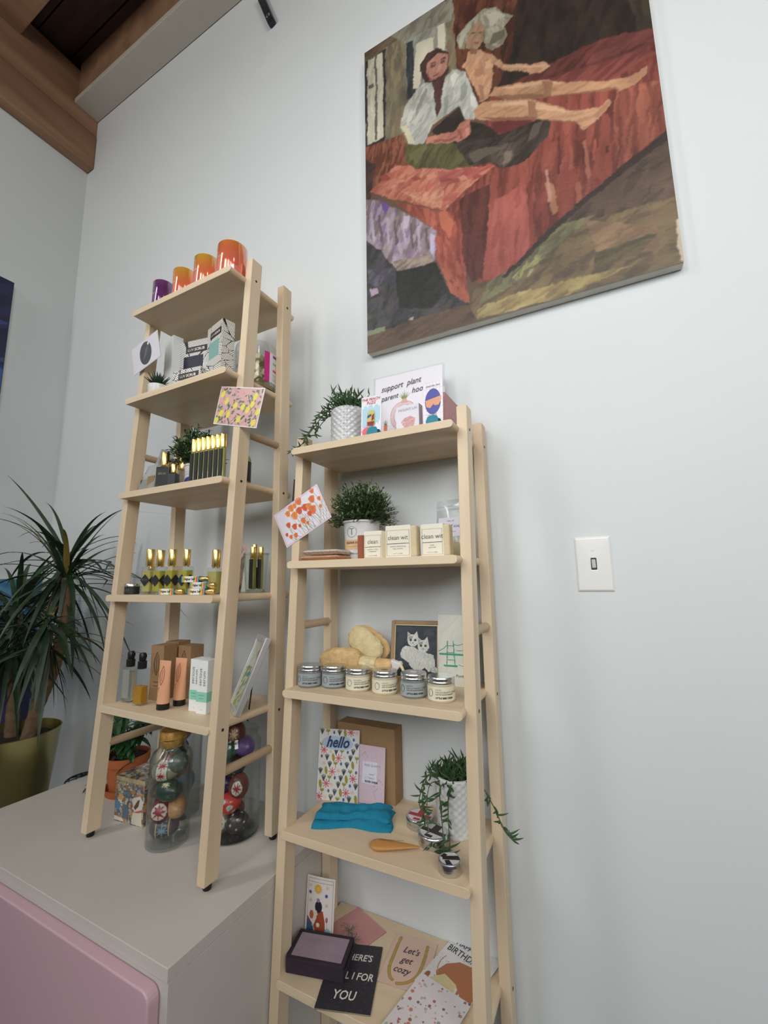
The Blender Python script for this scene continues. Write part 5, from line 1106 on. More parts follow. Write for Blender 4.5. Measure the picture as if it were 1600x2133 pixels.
# loofah brush + mitt
LOO = mat('loofah', C(214, 180, 128), .9, noise=.16, nscale=70, bump=.9, bscale=260); LOO2 = mat('pale_loofah', C(216, 198, 152), .9, noise=.12, nscale=70, bump=.9, bscale=260)
def fuzzy(name, m, parent, C0, ax, ay, az, seed, n=44, fold=0.0):
    rs = np.random.RandomState(seed); mb = MB(); vs = []; fs = []; nu, nv = n, n // 2
    for j in range(nv + 1):
        ph = PI * j / nv
        for i in range(nu):
            th = 2*PI*i/nu; e = 1 + rs.uniform(-.035, .035); cx, cy, cz = math.sin(ph)*math.cos(th), math.sin(ph)*math.sin(th), math.cos(ph)
            k = 1 - fold * math.exp(-((cy + .95) / .35) ** 2) * (1 - cx*cx)
            sg = lambda v, p: math.copysign(abs(v) ** p, v)
            vs.append((C0[0] + ax*sg(cx,.7)*e, C0[1] + ay*sg(cy,.8)*e*k, C0[2] + az*sg(cz,.8)*e))
    for j in range(nv):
        for i in range(nu): k = (i+1) % nu; fs.append((j*nu+i, (j+1)*nu+i, (j+1)*nu+k, j*nu+k))
    mb.add(vs, fs)
    return build(name, mb, m, parent, smooth=True)
t = thing('bath_brush', 'tan loofah brush with string bound handle lying behind the jars', 'brush', SH('B', 2, -.094, .092, .038), (math.radians(10), math.radians(-5), 0))
fuzzy('loofah_pad', LOO, t, (-.030, 0, .012), .056, .024, .027, 3, fold=.35); fuzzy('loofah_rim', LOO2, t, (-.022, -.012, -.012), .050, .018, .010, 4)
h_ = build('handle', MB().lathe([(0,.022),(.0145,.022),(.016,.04),(.0155,.072),(.015,.098),(.0145,.104),(0,.104)], 32, axis='x').xf(Matrix.Translation((.0, 0, .002)) @ Matrix.Rotation(math.radians(4), 4, 'Y')), LOO, t, smooth=True)
wm = MB(); wm.tube([(.026 + .040*k/420, .0172*math.cos(k*.45), .0005 - .0028*k/420 + .0172*math.sin(k*.45)) for k in range(420)], .0011, 4); build('string_binding', wm, mat('jute_string', C(222, 208, 168), .7, noise=.1, nscale=200), t)
build('white_tip', MB().prism([(.104,.012),(.104,-.020),(.122,-.006),(.128,-.001),(.126,.006),(.118,.006)], -.010, .002), mat('tip_plastic', C(226, 222, 226), .4), t, bevel=.002)
build('cord', MB().tube([(.124, -.006, .002), (.132, -.014, -.006), (.138, -.018, -.018), (.144, -.02, -.026)], [.0035, .003, .003, .0035], 8), mat('jute_string', C(222,208,168), .7), t, smooth=True)
t = thing('loofah_mitt', 'pale folded loofah pad leaning over the brush, topmost behind the jars', 'loofah', SH('B', 2, -.083, .045, .078), (math.radians(-12), math.radians(36), 0))
fuzzy('front_pad', LOO2, t, (0, -.010, .0), .050, .012, .030, 7); fuzzy('back_pad', LOO, t, (.006, .010, .010), .050, .008, .026, 8)
# framed kittens
t = thing('photo_frame', 'thin wooden frame holding a photo of two white kittens', 'picture frame', SH('B', 2, .040, .040, .0004), (math.radians(-8), 0, math.radians(6)))
fw, fh, b = .122, .134, .009; fm = MB()
fm.box(-fw/2, -fw/2+b, -.006, .006, 0, fh).box(fw/2-b, fw/2, -.006, .006, 0, fh).box(-fw/2+b, fw/2-b, -.006, .006, 0, b).box(-fw/2+b, fw/2-b, -.006, .006, fh-b, fh)
build('frame', fm, wood('frame_wood', C(170, 140, 104), C(140, 112, 82), (1, 1, .1), .45), t, bevel=.0015)
fl = MB(); i_ = .0015; fl.box(-fw/2+b, -fw/2+b+i_, -.0045, 0, b, fh-b).box(fw/2-b-i_, fw/2-b, -.0045, 0, b, fh-b).box(-fw/2+b, fw/2-b, -.0045, 0, b, b+i_).box(-fw/2+b, fw/2-b, -.0045, 0, fh-b-i_, fh-b)
build('gilt_fillet', fl, mat('pale_gilt', C(214, 196, 150), .35, .5), t)
a = Art(fw - 2*b, fh - 2*b, LC(52, 60, 68), .0007, 9); a.strokes([(0,0),(1,0),(1,1),(0,1)], [LC(44,52,60), LC(60,68,76), LC(36,42,50)], 80, .03, .01, .8, .8)
fur = [LC(206,206,198), LC(186,188,182), LC(222,222,214), LC(166,170,168)]
def kit(pts, n, base=LC(198,200,192), L_=.008, an=1.3): a.poly(pts, base); a.strokes(pts, fur, n, L_, .0014, an, .8)
def blob(u, v, ru, rv, n=22, j=.10, seed=1):
    q = random.Random(seed); return [(u + ru*(1 + q.uniform(-j, j))*math.cos(2*PI*k/n), v + rv*(1 + q.uniform(-j, j))*math.sin(2*PI*k/n)) for k in range(n)]
kit(blob(.34, .44, .22, .15, seed=2), 120); kit(blob(.56, .34, .25, .19, seed=3), 160); kit(blob(.80, .30, .13, .17, seed=4), 80); kit(blob(.90, .16, .09, .07, seed=5), 40, LC(150,154,150))
for cx, cy, sd in ((.42,.70,6), (.66,.60,8)):
    a.poly([(cx-.13,cy+.02),(cx-.135,cy+.17),(cx-.03,cy+.10)], LC(190,186,180)); a.poly([(cx+.02,cy+.11),(cx+.09,cy+.18),(cx+.125,cy+.03)], LC(206,206,198)); a.poly([(cx-.115,cy+.05),(cx-.12,cy+.13),(cx-.05,cy+.09)], LC(176,150,146))
    kit(blob(cx, cy, .135, .115, 26, .07, sd), 90, LC(210,211,203), .006, 1.0)
    a.ell(cx-.06, cy+.05, .0055, .0035, LC(150,152,146), .3)
    for ex in (-.055, .05): a.ell(cx+ex, cy+.005, .0034, .0030, LC(120,124,116)); a.ell(cx+ex, cy+.005, .0020, .0022, LC(36,40,40))
    a.ell(cx-.002, cy-.045, .0018, .0012, LC(170,120,116)); a.line([(cx-.035,cy-.075),(cx-.002,cy-.055),(cx+.03,cy-.072)], .0007, LC(120,110,104))
a.poly([(.2,.0),(.9,.0),(.9,.12),(.2,.14)], LC(30,32,34)); art_mesh('photograph', a, .002, PAPER, t, z0=b)
build('stand', MB().box(-.01, .01, .0065, .0085, .003, .09), BLACK, t)
# bridge print
a = Art(.092, .150, LC(226, 226, 212), .0008, 4); GR = LC(66, 160, 130)
a.strokes([(0,0),(1,0),(1,1),(0,1)], [LC(232,230,216), LC(216,218,204)], 60, .04, .01, .9, .6, .5)
a.line([(.24,.62),(.22,.30)], .0022, GR); a.line([(.38,.62),(.42,.28)], .0022, GR); a.line([(.16,.28),(.46,.28)], .004, GR)
for y in (.36,.46,.56): a.line([(.24,y),(.40,y)], .0016, GR); a.ell(.32, y+.05, .0022, .005, LC(226,226,212))
a.line([(.05,.44),(.98,.44)], .0042, GR); a.line([(.05,.43),(.98,.45)], .002, GR); a.line(bezier((.38,.58),(.7,.52),(.92,.84)), .0016, GR); a.line(bezier((.24,.58),(.14,.5),(.02,.48)), .0016, GR); a.line(bezier((.46,.50),(.66,.46),(.95,.66)), .0012, GR); a.line([(.5,.30),(.62,.28),(.8,.30),(.95,.27)], .0012, GR); a.line([(.93,.62),(.93,.26)], .0022, GR)
t = lean_card('bridge_print', 'cream print of a green suspension bridge behind the right upright', 'B', 2, .142, .045, a, 5, .05, cat='print', sleeve=.001)
text('Portland', .0085, -.006, .022, mat('grey_script', C(92,90,86), .6), t, y=-.0016, ax='LEFT', shear=.2)

# ---- fourth board
t = thing('kraft_box', 'large kraft cardboard box standing on its edge at the back of the board', 'box', SH('B', 3, -.1030, .0230, .0002), math.radians(1))
build('carton', MB().box(-.078, .078, 0, .052, 0, .162), KRAFT, t, bevel=.0012); build('lid_seam', MB().box(-.0783, .0783, .040, .0412, .001, .1622), mat('kraft_seam', C(112, 86, 60), .8), t)
a = Art(.072, .122, LC(214, 192, 204), .0007, 5); a.poly([(.20,.34),(.72,.34),(.72,.72),(.20,.72)], LC(226,224,234)); rs = np.random.RandomState(3)
for k in range(40):
    u, v = rs.uniform(.1,.95), rs.uniform(.05,.95); a.line([(u,v),(u+rs.uniform(-.08,.08), v+rs.uniform(-.06,.06))], .0005, LC(190,160,180))
for p in ([(.15,.80),(.28,.88),(.40,.78)], [(.6,.30),(.8,.44),(.95,.36)], [(.7,.10),(.62,.22),(.78,.30)]): a.line(p, .0006, LC(150,120,150))
t = lean_card('tea_card', 'pale pink card leaning on the kraft box behind the hello card', 'B', 3, -.0815, .0420, a, 6, .05, m=PAPER); G2 = mat('mauve_ink', C(120, 104, 124), .6)
text('ROSE QUARTZ', .0062, .004, .080, G2, t); text('crystal', .005, .002, .062, G2, t); text('infused', .005, .002, .054, G2, t); text('RIVER FARM', .0060, .002, .046, INK, t, bold=.0002)
a = Art(.101, .152, LC(232, 230, 226), .0006, 7); rs = np.random.RandomState(12)
cols = [LC(216,96,110), LC(70,84,84), LC(168,156,66), LC(236,206,190), LC(86,104,166), LC(104,110,70)]
def flower(u, v, kind, s_):
    if kind == 0:
        for k in range(8): t_ = k*PI/4; a.line([(u,v),(u+s_*math.cos(t_)/a.w, v+s_*math.sin(t_)/a.h)], .0018, cols[0])
    elif kind == 1:
        for d in (-.9,-.45,0,.45,.9): a.line([(u, v-s_*.8/a.h),(u+s_*.75*math.sin(d)/a.w, v+s_*.7*math.cos(d)/a.h)], .0017, cols[1])
    elif kind == 2:
        a.poly([(u-s_*.6/a.w,v),(u-s_*.5/a.w,v+s_*.7/a.h),(u-s_*.15/a.w,v+s_*.25/a.h),(u,v+s_*.75/a.h),(u+s_*.15/a.w,v+s_*.25/a.h),(u+s_*.5/a.w,v+s_*.7/a.h),(u+s_*.6/a.w,v),(u,v-s_*.35/a.h)], cols[2]); a.line([(u,v),(u,v-s_*1.1/a.h)], .0012, cols[5])
    elif kind == 3: a.ell(u, v, s_*.42, s_*1.0, cols[2], .15)
    elif kind == 4: a.ell(u, v, s_*.32, s_*.42, cols[4])
    else: a.ell(u, v, s_*.5, s_*.45, cols[3])
row = 0; y = .04
while y < 1.0:
    for c_ in range(7):
        x = .07 + c_*.145 + (.07 if row % 2 else 0) + rs.uniform(-.012,.012)
        if x < .97 and not (abs(x-.45) < .33 and .70 < y < .92): flower(x, y + rs.uniform(-.012,.012), [0,1,2,5,3,4,1][(c_*3 + row*2) % 7], .0085)
    y += .092; row += 1
a.ell(.40, .80, .034, .0150, LC(186,208,228)); a.ell(.55, .79, .030, .0135, LC(186,208,228)); a.ell(.62, .84, .016, .010, LC(186,208,228))
t = lean_card('greeting_card', 'floral card reading hello in a shiny sleeve, left of the kraft box front', 'B', 3, -.1580, .0620, a, 8.5, math.radians(14), sleeve=.0015, edge=LC(226,224,220))
text('hello', .034, -.004, .123, mat('navy_ink', C(50, 60, 104), .6), t, y=-.0016, shear=.35, bold=.0009, sx=.85)
# teal cloth
t = thing('knit_headband', 'bright teal folded knit headband lying on the fourth board', 'headband', SH('B', 3, -.080, .112, .0003), math.radians(20))
def cloth_layer(name, wd, dp, zt, zb_, seed, off=(0, 0)):
    rs_ = random.Random(seed); mb = MB(); vs = []; nx, ny = 60, 24; fs = []
    for s_ in (1, 0):
        for i in range(nx+1):
            for j in range(ny+1):
                x, y = i/nx, j/ny; e = (1 - abs(2*x-1)**8) * (1 - abs(2*y-1)**5)
                fd = .0028*math.sin(y*11 + 2.2*math.sin(x*5)) + .0014*math.sin(x*23 + y*9)
                wv = .004*math.sin(x*9 + seed) * (y - .5)
                vs.append((off[0] + wd*(x-.5)*(1 + .04*math.sin(y*7)), off[1] + dp*(y-.5)*(1 - .22*math.exp(-((x-.52)/.22)**2)) + wv, (zb_ + (zt - zb_)*max(0, e)**.4 + (fd + .0003*math.sin(x*260))*max(0, e)) if s_ else zb_))
    N_ = (nx+1)*(ny+1)
    for s_ in (0, 1):
        for i in range(nx):
            for j in range(ny):
                q_ = (i*(ny+1)+j, (i+1)*(ny+1)+j, (i+1)*(ny+1)+j+1, i*(ny+1)+j+1); fs.append(tuple(x + N_ for x in q_)[::-1] if s_ else q_)
    mb.add(vs, fs); return build(name, mb, mat('teal_knit', C(20, 128, 160), .85, noise=.10, nscale=220, bump=.9, bscale=500), t, smooth=True)
cloth_layer('lower_fold', .166, .080, .012, 0, 1); cloth_layer('upper_fold', .158, .064, .022, .0105, 4, (-.001, .006))
# wooden cone
t = thing('wooden_scraper', 'golden wooden teardrop with tiny stamped lettering at the board front', 'wooden tool', SH('B', 3, .0380, .1680, .0003), math.radians(21))
mb = MB(); pts = []; n = 24
for k in range(n + 1):
    s_ = k / n; pts.append((.0005 + .0155 * math.sqrt(max(0, 1 - ((s_ - .2)/.2)**2)) if s_ < .2 else .0155 * (1 - ((s_ - .2)/.8)) ** .85 + .0012, -.045 + .098 * s_))
mb.lathe([(0, pts[0][1])] + pts + [(0, pts[-1][1])], 28, axis='x'); mb.xf(Matrix.Translation((0, 0, .0070)) @ Matrix.Diagonal((1, 1, .43, 1)))
build('body', mb, wood('golden_wood', C(206, 150, 84), C(178, 122, 62), (.1, 1, 1), .4), t, smooth=True); text('RIVER & BIRCH MADE', .0048, -.002, .003, mat('burn_ink', C(100, 66, 36), .7), t, y=-.0142, up=True)
# salve tins
def tin(u, w, r, h, label, art, rot):
    t = thing('salve_tin', label, 'tin', SH('B', 3, u, w, .0002), rot, 'round salve tins on the fourth board')
    build('base', MB().lathe([(0,0),(r*.96,0),(r*.98,.001),(r*.98,h*.45),(0,h*.45)], 56), SILVER, t, smooth=True)
    build('lid', MB().lathe([(0,h*.46),(r*.985,h*.46),(r,h*.5),(r*.985,h*.58),(r,h*.66),(r,h*.92),(r*.96,h),(r*.88,h),(r*.86,h*.98),(0,h*.98)], 64), SILVER, t, smooth=True)
    m = (art.U - .5)**2 + (art.V - .5)**2 > .25
    o = art_mesh('label', art, 0, PAPER, t, z0=-art.h/2); 
    # trim to a disc
    bm = bmesh.new(); bm.from_mesh(o.data); R2 = art.w/2
    bmesh.ops.delete(bm, geom=[v for v in bm.verts if math.hypot(v.co.x, v.co.z) > R2], context='VERTS'); bm.to_mesh(o.data); bm.free()
    o.rotation_euler = (-PI/2, 0, 0); o.location = (0, 0, h*.98 + .0004)
def cross_art(r, bg, fg, kind):
    a = Art(2*r*.86, 2*r*.86, bg, .0006, 1)
    if kind == 'cross': a.poly([(.0,.36),(1,.36),(1,.58),(.0,.58)], fg); a.poly([(.36,.62),(.66,.62),(.66,.95),(.36,.95)], fg); a.poly([(.34,.08),(.64,.08),(.64,.24),(.34,.24)], fg); a.poly([(.36,.40),(.66,.40),(.66,.9),(.36,.9)], fg); a.poly([(.0,.27),(1,.27),(1,.35),(0,.35)], LC(220,216,214)); [a.ell(.3+.09*k, .31, .0007, .0012, LC(80,70,70)) for k in range(6)]
    else: a.poly([(.1,.55),(.9,.95),(1,.6),(.2,.3)], fg); a.poly([(.5,.0),(.8,.1),(.5,.4),(.3,.3)], fg); a.poly([(.0,.5),(.2,.42),(.3,.75),(.1,.8)], fg)
    return a
tin(.0540, .0690, .0290, .0195, 'tin with a red cross label, rearmost of the three salve tins', cross_art(.029, LC(226,214,212), LC(176,60,74), 'cross'), 0)
tin(.1010, .1140, .0305, .0205, 'tin with a dark brown cross label under the trailing stems', cross_art(.0305, LC(206,204,204), LC(62,50,50), 'cross'), math.radians(-10))
tin(.1560, .1800, .0208, .0200, 'smallest salve tin with black slanted shapes at the front corner', cross_art(.0208, LC(204,204,204), LC(36,34,36), 'x'), 0)
# trailing plant on fourth board
t = thing('trailing_plant', 'long trailing plant spilling from a white diamond patterned pot on the fourth board', 'plant', SH('B', 3, .1290, .0560, .0002))
scale_pot(t, .0395, .108, CERAMIC, cols=15, rows=8, bump=.0034, taper=.93)
paths = [[(-.02,-.02,.10),(-.045,-.035,.108),(-.055,-.045,.07),(-.050,-.050,.03),(-.045,-.055,.012)],
         [(-.01,-.03,.10),(-.035,-.050,.10),(-.040,-.060,.05),(-.030,-.070,.012),(-.020,-.085,.008)],
         [(.0,-.03,.10),(-.012,-.055,.10),(-.008,-.062,.05),(.0,-.075,.010),(.006,-.098,.006)],
         [(.01,-.02,.10),(.005,-.050,.098),(.004,-.058,.05),(.012,-.075,.012),(.020,-.105,.005)],
         [(-.02,-.01,.10),(-.055,-.015,.10),(-.068,-.03,.06),(-.062,-.04,.045)],
         [(.02,-.01,.10),(.060,-.030,.112),(.092,-.05,.085),(.112,-.06,.055),(.128,-.065,.044)]]
trailing(t, paths, 15, leaf=.019, dens=85, tuft=60, r0=.03, z0=.094, tuft_h=.036)

# ---- fifth board: flat cards and the dark tray
def flat(name, label, u, w, rot, art, dz=0.0, th=.0012, m=PAPER, edge=None, tilt=0.0):
    """centre of the card at u,w on the board; its top points away from the room when rot = 0"""
    t = thing(name, label, 'card', SH('B', 4, u, w, dz + .0004 + th), (-PI/2 + tilt, 0, rot), 'greeting cards lying on the lowest board')
    art_mesh('printed_face', art, th, m, t, edge=edge, z0=-art.h/2); return t
a = Art(.100, .118, LC(206, 148, 146), .0008, 3); rs = np.random.RandomState(4)
for cx, cy in ((.40,.50),(.68,.42)):
    for k in range(46):
        t_ = rs.uniform(0, 2*PI); l_ = rs.uniform(.10,.26); a.line(bezier((cx,cy),(cx+l_*.6*math.cos(t_), cy+l_*.5*math.sin(t_)+.03),(cx+l_*math.cos(t_+.3), cy+l_*.8*math.sin(t_+.3)), 5), .0009, [LC(84,92,78), LC(104,108,90), LC(120,104,92)][rs.randint(3)])
flat('greeting_card', 'pink card with two grey green air plants, behind the dark tray', -.1230, .0560, math.radians(-21), a)
a = Art(.104, .146, LC(52, 50, 58), .0008, 5); rs = np.random.RandomState(6)
for k in range(160): a.ell(rs.uniform(0,1), rs.uniform(0,1), .0006, .0006, LC(112,110,120))
t = flat('greeting_card', 'dark charcoal card with white capital lettering, half under the dark tray', -.0690, .1460, math.radians(19), a, dz=.0002, th=.0022, edge=LC(170,160,140))
for s_, x, z, sz in (("HERE'S", .010, .040, .021), ('ALL I FOR', .006, -.002, .022), ('YOU', -.004, -.043, .026)): text(s_, sz, x, z, WHITEINK, t, shear=.15, bold=.0004, sx=.8)
a = Art(.092, .122, LC(222, 192, 176), .0008, 7); GO = LC(176, 148, 78)
for p in ([(.14,.92),(.12,.5),(.14,.30)], [(.14,.30),(.2,.12),(.30,.10)], [(.80,.88),(.84,.5),(.78,.30)], [(.78,.30),(.68,.10),(.42,.06)]): a.line(bezier(*p), .0070, GO); a.line(bezier(*p), .0014, LC(196,170,104))
t = flat('greeting_card', 'peach card with gold curved bands and handwritten lettering, board centre', .0200, .0670, math.radians(7), a, dz=.0002)
for k, s_ in enumerate(("Let's", 'get', 'cozy')): text(s_, .0215, -.002 - .003*k, .024 - .024*k, mat('plum_ink', C(92, 70, 84), .6), t, shear=.35, sx=.85, bold=.0003)
a = Art(.108, .148, LC(228, 226, 224), .0008, 8); rs = np.random.RandomState(9)
for k in range(70): a.ell(rs.uniform(0,1), rs.uniform(0,1), rs.uniform(.0006,.002), rs.uniform(.0006,.0014), [LC(170,180,176), LC(206,140,110), LC(120,120,124)][rs.randint(3)])
a.poly([(.18,.30),(.24,.48),(.42,.62),(.68,.66),(.88,.58),(.98,.40),(1,.2),(.86,.12),(.74,.22),(.60,.30),(.44,.26),(.30,.20)], LC(178, 116, 78)); a.poly([(.18,.18),(.34,.34),(.62,.30),(.66,.20),(.52,.08),(.28,.06),(.18,.12)], LC(222, 206, 158)); a.line([(.70,.30),(.74,.02)], .0050, LC(178,116,78)); a.line([(.90,.25),(.92,.02)], .0050, LC(178,116,78)); a.ell(.10, .18, .005, .009, LC(170,100,70)); a.line(bezier((.22,.30),(.08,.42),(.14,.58)), .0022, LC(190,150,120))
t = flat('greeting_card', 'white birthday card with a brown cartoon animal behind the right upright', .1190, .0450, math.radians(-15), a, dz=.0018); BI = mat('blue_black_ink', C(58, 62, 76), .6)
text('HAPPY', .0190, -.040, .056, BI, t, sx=.76, bold=.0002, ax='LEFT'); text('BIRTHDAY', .0230, -.048, .034, BI, t, sx=.70, bold=.0002, ax='LEFT')
a = Art(.108, .128, LC(228, 222, 224), .0008, 10); rs = np.random.RandomState(11)
for k in range(90):
    s_ = rs.uniform(.001, .0042); u, v = rs.uniform(0,1), rs.uniform(0,1); c_ = [LC(206,132,104), LC(150,166,158), LC(110,112,122), LC(214,176,160), LC(176,190,180), LC(168,110,100)][rs.randint(6)]
    n_ = rs.randint(3, 6); t0 = rs.uniform(0, 6); a.poly([(u + s_*math.cos(t0+2*PI*j/n_)/a.w, v + s_*math.sin(t0+2*PI*j/n_)/a.h) for j in range(n_)], c_)
flat('greeting_card', 'white terrazzo patterned card hanging toward the front edge of the lowest board', .0950, .1560, math.radians(-11), a, dz=.0036, th=.0014)
# dark tray with speckled slab
t = thing('display_tray', 'dark velvet tray with a woven mauve insert at the left front corner', 'tray', SH('B', 4, -.1305, .1840, .0034), math.radians(15))
DK = mat('dark_velvet', C(52, 42, 54), .85, noise=.1, nscale=100); w_, d_, h_, b = .120, .074, .027, .0075
tm = MB().box(-w_/2, w_/2, 0, d_, 0, .020).box(-w_/2, w_/2, 0, b, .020, h_).box(-w_/2, w_/2, d_-b, d_, .020, h_).box(-w_/2, -w_/2+b, b, d_-b, .020, h_).box(w_/2-b, w_/2, b, d_-b, .020, h_)
build('box', tm, DK, t, bevel=.001); a = Art(w_-2*b, d_-2*b, LC(168, 152, 164), .0007, 4); a.put((np.sin(a.X*3600) * np.sin(a.Y*3600)) > .15, LC(134, 116, 132)); a.noise(.16)
o = art_mesh('woven_insert', a, .003, PAPER, t); o.rotation_euler = (-PI/2, 0, 0); o.location = (0, b, h_ - .0004)
# tarot style card
a = Art(.068, .116, LC(228, 220, 214), .0006, 6); F = LC(70, 62, 66)
for p in ([(.06,.02),(.06,.96)], [(.94,.02),(.94,.96)], [(.06,.96),(.94,.96)], [(.06,.90),(.94,.90)]): a.line(p, .0007, F)
a.star(.42, .80, .0110, LC(222, 170, 62), 12, .6); a.ell(.42, .80, .0045, .0045, LC(236, 190, 80))
for u, v, c_ in ((.14,.84,LC(226,196,150)), (.74,.84,LC(214,204,150)), (.14,.73,LC(60,72,160)), (.72,.71,LC(60,72,160)), (.16,.60,LC(214,190,160)), (.74,.56,LC(214,190,160))): a.star(u, v, .0048, c_, 8, .5)
a.poly([(.06,.0),(.06,.32),(.30,.20),(.36,.0)], LC(58, 94, 128)); a.poly([(.06,.0),(.06,.12),(.4,.08),(.5,.0)], LC(96, 160, 160)); a.poly([(.06,.28),(.06,.36),(.30,.22)], LC(130, 70, 100))
a.poly([(.40,.48),(.62,.46),(.70,.30),(.74,.06),(.60,.0),(.42,.0),(.36,.14),(.30,.22),(.40,.34)], LC(160, 74, 48)); a.ell(.46, .52, .0085, .0110, LC(36, 32, 38)); a.ell(.44, .62, .004, .004, LC(150,130,170)); a.poly([(.26,.26),(.44,.40),(.40,.46),(.20,.42)], LC(222, 208, 190)); a.ell(.22, .38, .005, .008, LC(180,100,70)); a.ell(.46, .24, .004, .004, LC(226,214,196)); a.ell(.80, .14, .007, .009, LC(150,190,200)); a.ell(.84, .03, .008, .006, LC(226,206,80)); a.ell(.76, .34, .003, .005, LC(190,100,100)); a.line([(.76,.33),(.78,.2)], .0006, F)
t = thing('tarot_card', 'upright illustrated card with a sun and seated figure behind the dark tray', 'card', SH('B', 4, -.178, .1030, .0004), (math.radians(-7), 0, math.radians(10)))
art_mesh('printed_face', a, .0006, PAPER, t, edge=LC(232,226,220), bend=-.002)

# ================================================================== ON THE CABINET
def egg(loc, rot, art_fn, label, a_=.033, b_=.0245, group='painted eggs in the glass jars'):
    nu, nv = 64, 44; th = np.arange(nu) * 2*PI/nu; ph = PI * np.arange(nv + 1) / nv
    T_, P_ = np.meshgrid(th, ph); N_ = np.stack([np.sin(P_)*np.cos(T_), np.sin(P_)*np.sin(T_), np.cos(P_)], -1)
    sh = 1 - .10*np.cos(P_); X = np.stack([N_[..., 0]*b_*sh, N_[..., 1]*b_*sh, N_[..., 2]*a_], -1).reshape(-1, 3)
    c_ = np.clip(art_fn(N_, T_, P_), 0, 1).reshape(-1, 3)
    i = np.arange(nv)[:, None]*nu; k = np.arange(nu)[None, :]; F = np.stack([i+k, i+nu+k, i+nu+(k+1) % nu, i+(k+1) % nu], -1).reshape(-1, 4)
    me = bpy.data.meshes.new('painted_egg'); me.from_pydata(X.tolist(), [], F.tolist()); me.update()
    at = me.color_attributes.new('Col', 'FLOAT_COLOR', 'POINT'); at.data.foreach_set('color', np.hstack([c_, np.ones((len(c_), 1))]).astype(np.float32).ravel())
    me.shade_smooth(); o = link('painted_egg', me, GLAZE); o.location = loc; o.rotation_euler = rot
    return tag(o, label, 'egg', group)
def rosettes(base, items, dots=None):
    """items: (direction, angular radius, points, inner ratio, star colour, disc colour, ring colour)"""
    def fn(N_, T_, P_):
        c_ = np.empty(N_.shape); c_[:] = base
        for d, R_, n_, inn, sc, dc, rc in items:
            d = np.array(d, float); d /= np.linalg.norm(d); h = np.array([0, 0, 1.]) if abs(d[2]) < .9 else np.array([1., 0, 0])
            e1 = np.cross(h, d); e1 /= np.linalg.norm(e1); e2 = np.cross(d, e1)
            ang = np.arccos(np.clip(N_ @ d, -1, 1)); az = np.arctan2(N_ @ e2, N_ @ e1)
            if rc is not None: c_[ang < R_*1.18] = rc
            if dc is not None: c_[ang < R_] = dc
            tr = np.abs(((az / (2*PI) * n_) % 1) * 2 - 1); rr_ = R_ * (.9*inn + .9*(1 - inn)*tr); c_[ang < rr_] = sc
        return c_
    return fn
def band(base, bandc, starc, edgec, half=.34, n_=7):
    def fn(N_, T_, P_):
        c_ = np.empty(N_.shape); c_[:] = base; z = N_[..., 2]
        c_[np.abs(z) < half + .12] = edgec; c_[np.abs(z) < half + .05] = bandc
        u = ((T_ / (2*PI) * n_) % 1) - .5; v = z / (2*PI/n_); rad = np.hypot(u, v); az = np.arctan2(v, u); tr = np.abs(((az/(2*PI)*8) % 1)*2 - 1)
        c_[rad < .16 + .28*tr] = starc; return c_
    return fn
WH, RD, BK = LC(226, 218, 200), LC(150, 44, 60), LC(40, 36, 38)
def dotted(base, dotc, k=7):
    return rosettes(base, [((math.cos(i*2.4)*math.sin(math.acos(1-2*(i+.5)/26)), math.sin(i*2.4)*math.sin(math.acos(1-2*(i+.5)/26)), 1-2*(i+.5)/26), .09, 3, 1.0, dotc, dotc, None) for i in range(26)])
cam_dir = (.62, -.75, .2)
JX, JY = -.9819, .7526
egg((JX-.008, JY-.004, CT+.0335), (0, PI/2, math.radians(40)), band(LC(84,70,84), LC(60,56,62), LC(120,156,172), LC(214,190,120), .3, 6), 'egg with blue and orange stars between yellow rings at the jar bottom')
egg((JX+.008, JY+.012, CT+.072), (0, PI/2, math.radians(-30)), dotted(LC(196,150,106), LC(170,120,84)), 'tan egg behind the red star egg in the cork stoppered jar')
egg((JX-.011, JY-.012, CT+.071), (0, 0, 0), rosettes(LC(130,60,66), [((.62,-.75,.22), .70, 8, .38, LC(158,62,76), WH, LC(110,44,56))]), 'egg with a dark red eight pointed star on white, jar middle', .026, .0262)
egg((JX+.006, JY-.008, CT+.116), (.2, PI/2, math.radians(18)), rosettes(LC(52,70,60), [((-.6,-.5,.15), .34, 8, .15, LC(226,220,170), None, None), ((.2,-.8,.5), .3, 8, .2, LC(90,116,100), None, None)]), 'dark green egg with a pale yellow flower in the middle of the jar')
egg((JX-.010, JY-.006, CT+.156), (.1, PI/2, math.radians(30)), band(LC(150,146,124), WH, LC(160,44,60), LC(70,86,70), .30, 7), 'white banded egg with a line of red stars in the upper jar')
egg((JX+.013, JY+.008, CT+.190-.016), (0, .3, 0), dotted(LC(96,108,96), LC(130,140,126)), 'grey green speckled round egg at the jar shoulder', .0235, .023)
egg((JX-.012, JY+.016, CT+.172), (0, .8, 0), dotted(LC(196,110,118), LC(176,84,96)), 'small pink egg near the neck of the cork stoppered jar', .020, .0165)
t = thing('glass_jar', 'slim clear glass jar with a gilded cork, full of painted eggs', 'jar', (JX, JY, CT + .0002)); r = .0475
build('jar_wall', MB().lathe([(0,.0),(r-.003,0),(r,.003),(r,.185),(r-.006,.200),(r-.015,.207),(r-.017,.212),(r-.017,.226),(r-.0185,.226),(r-.0190,.212),(r-.008,.198),(r-.0022,.184),(r-.0022,.006),(0,.004)], 64), TGLASS, t, smooth=True)
build('cork', MB().lathe([(0,.212),(.0270,.212),(.0285,.222),(.0290,.224),(.0290,.246),(.0275,.248),(0,.248)], 40), mat('gilded_cork', C(188, 146, 76), .5, .35, noise=.35, nscale=120, bump=.5), t, smooth=True)
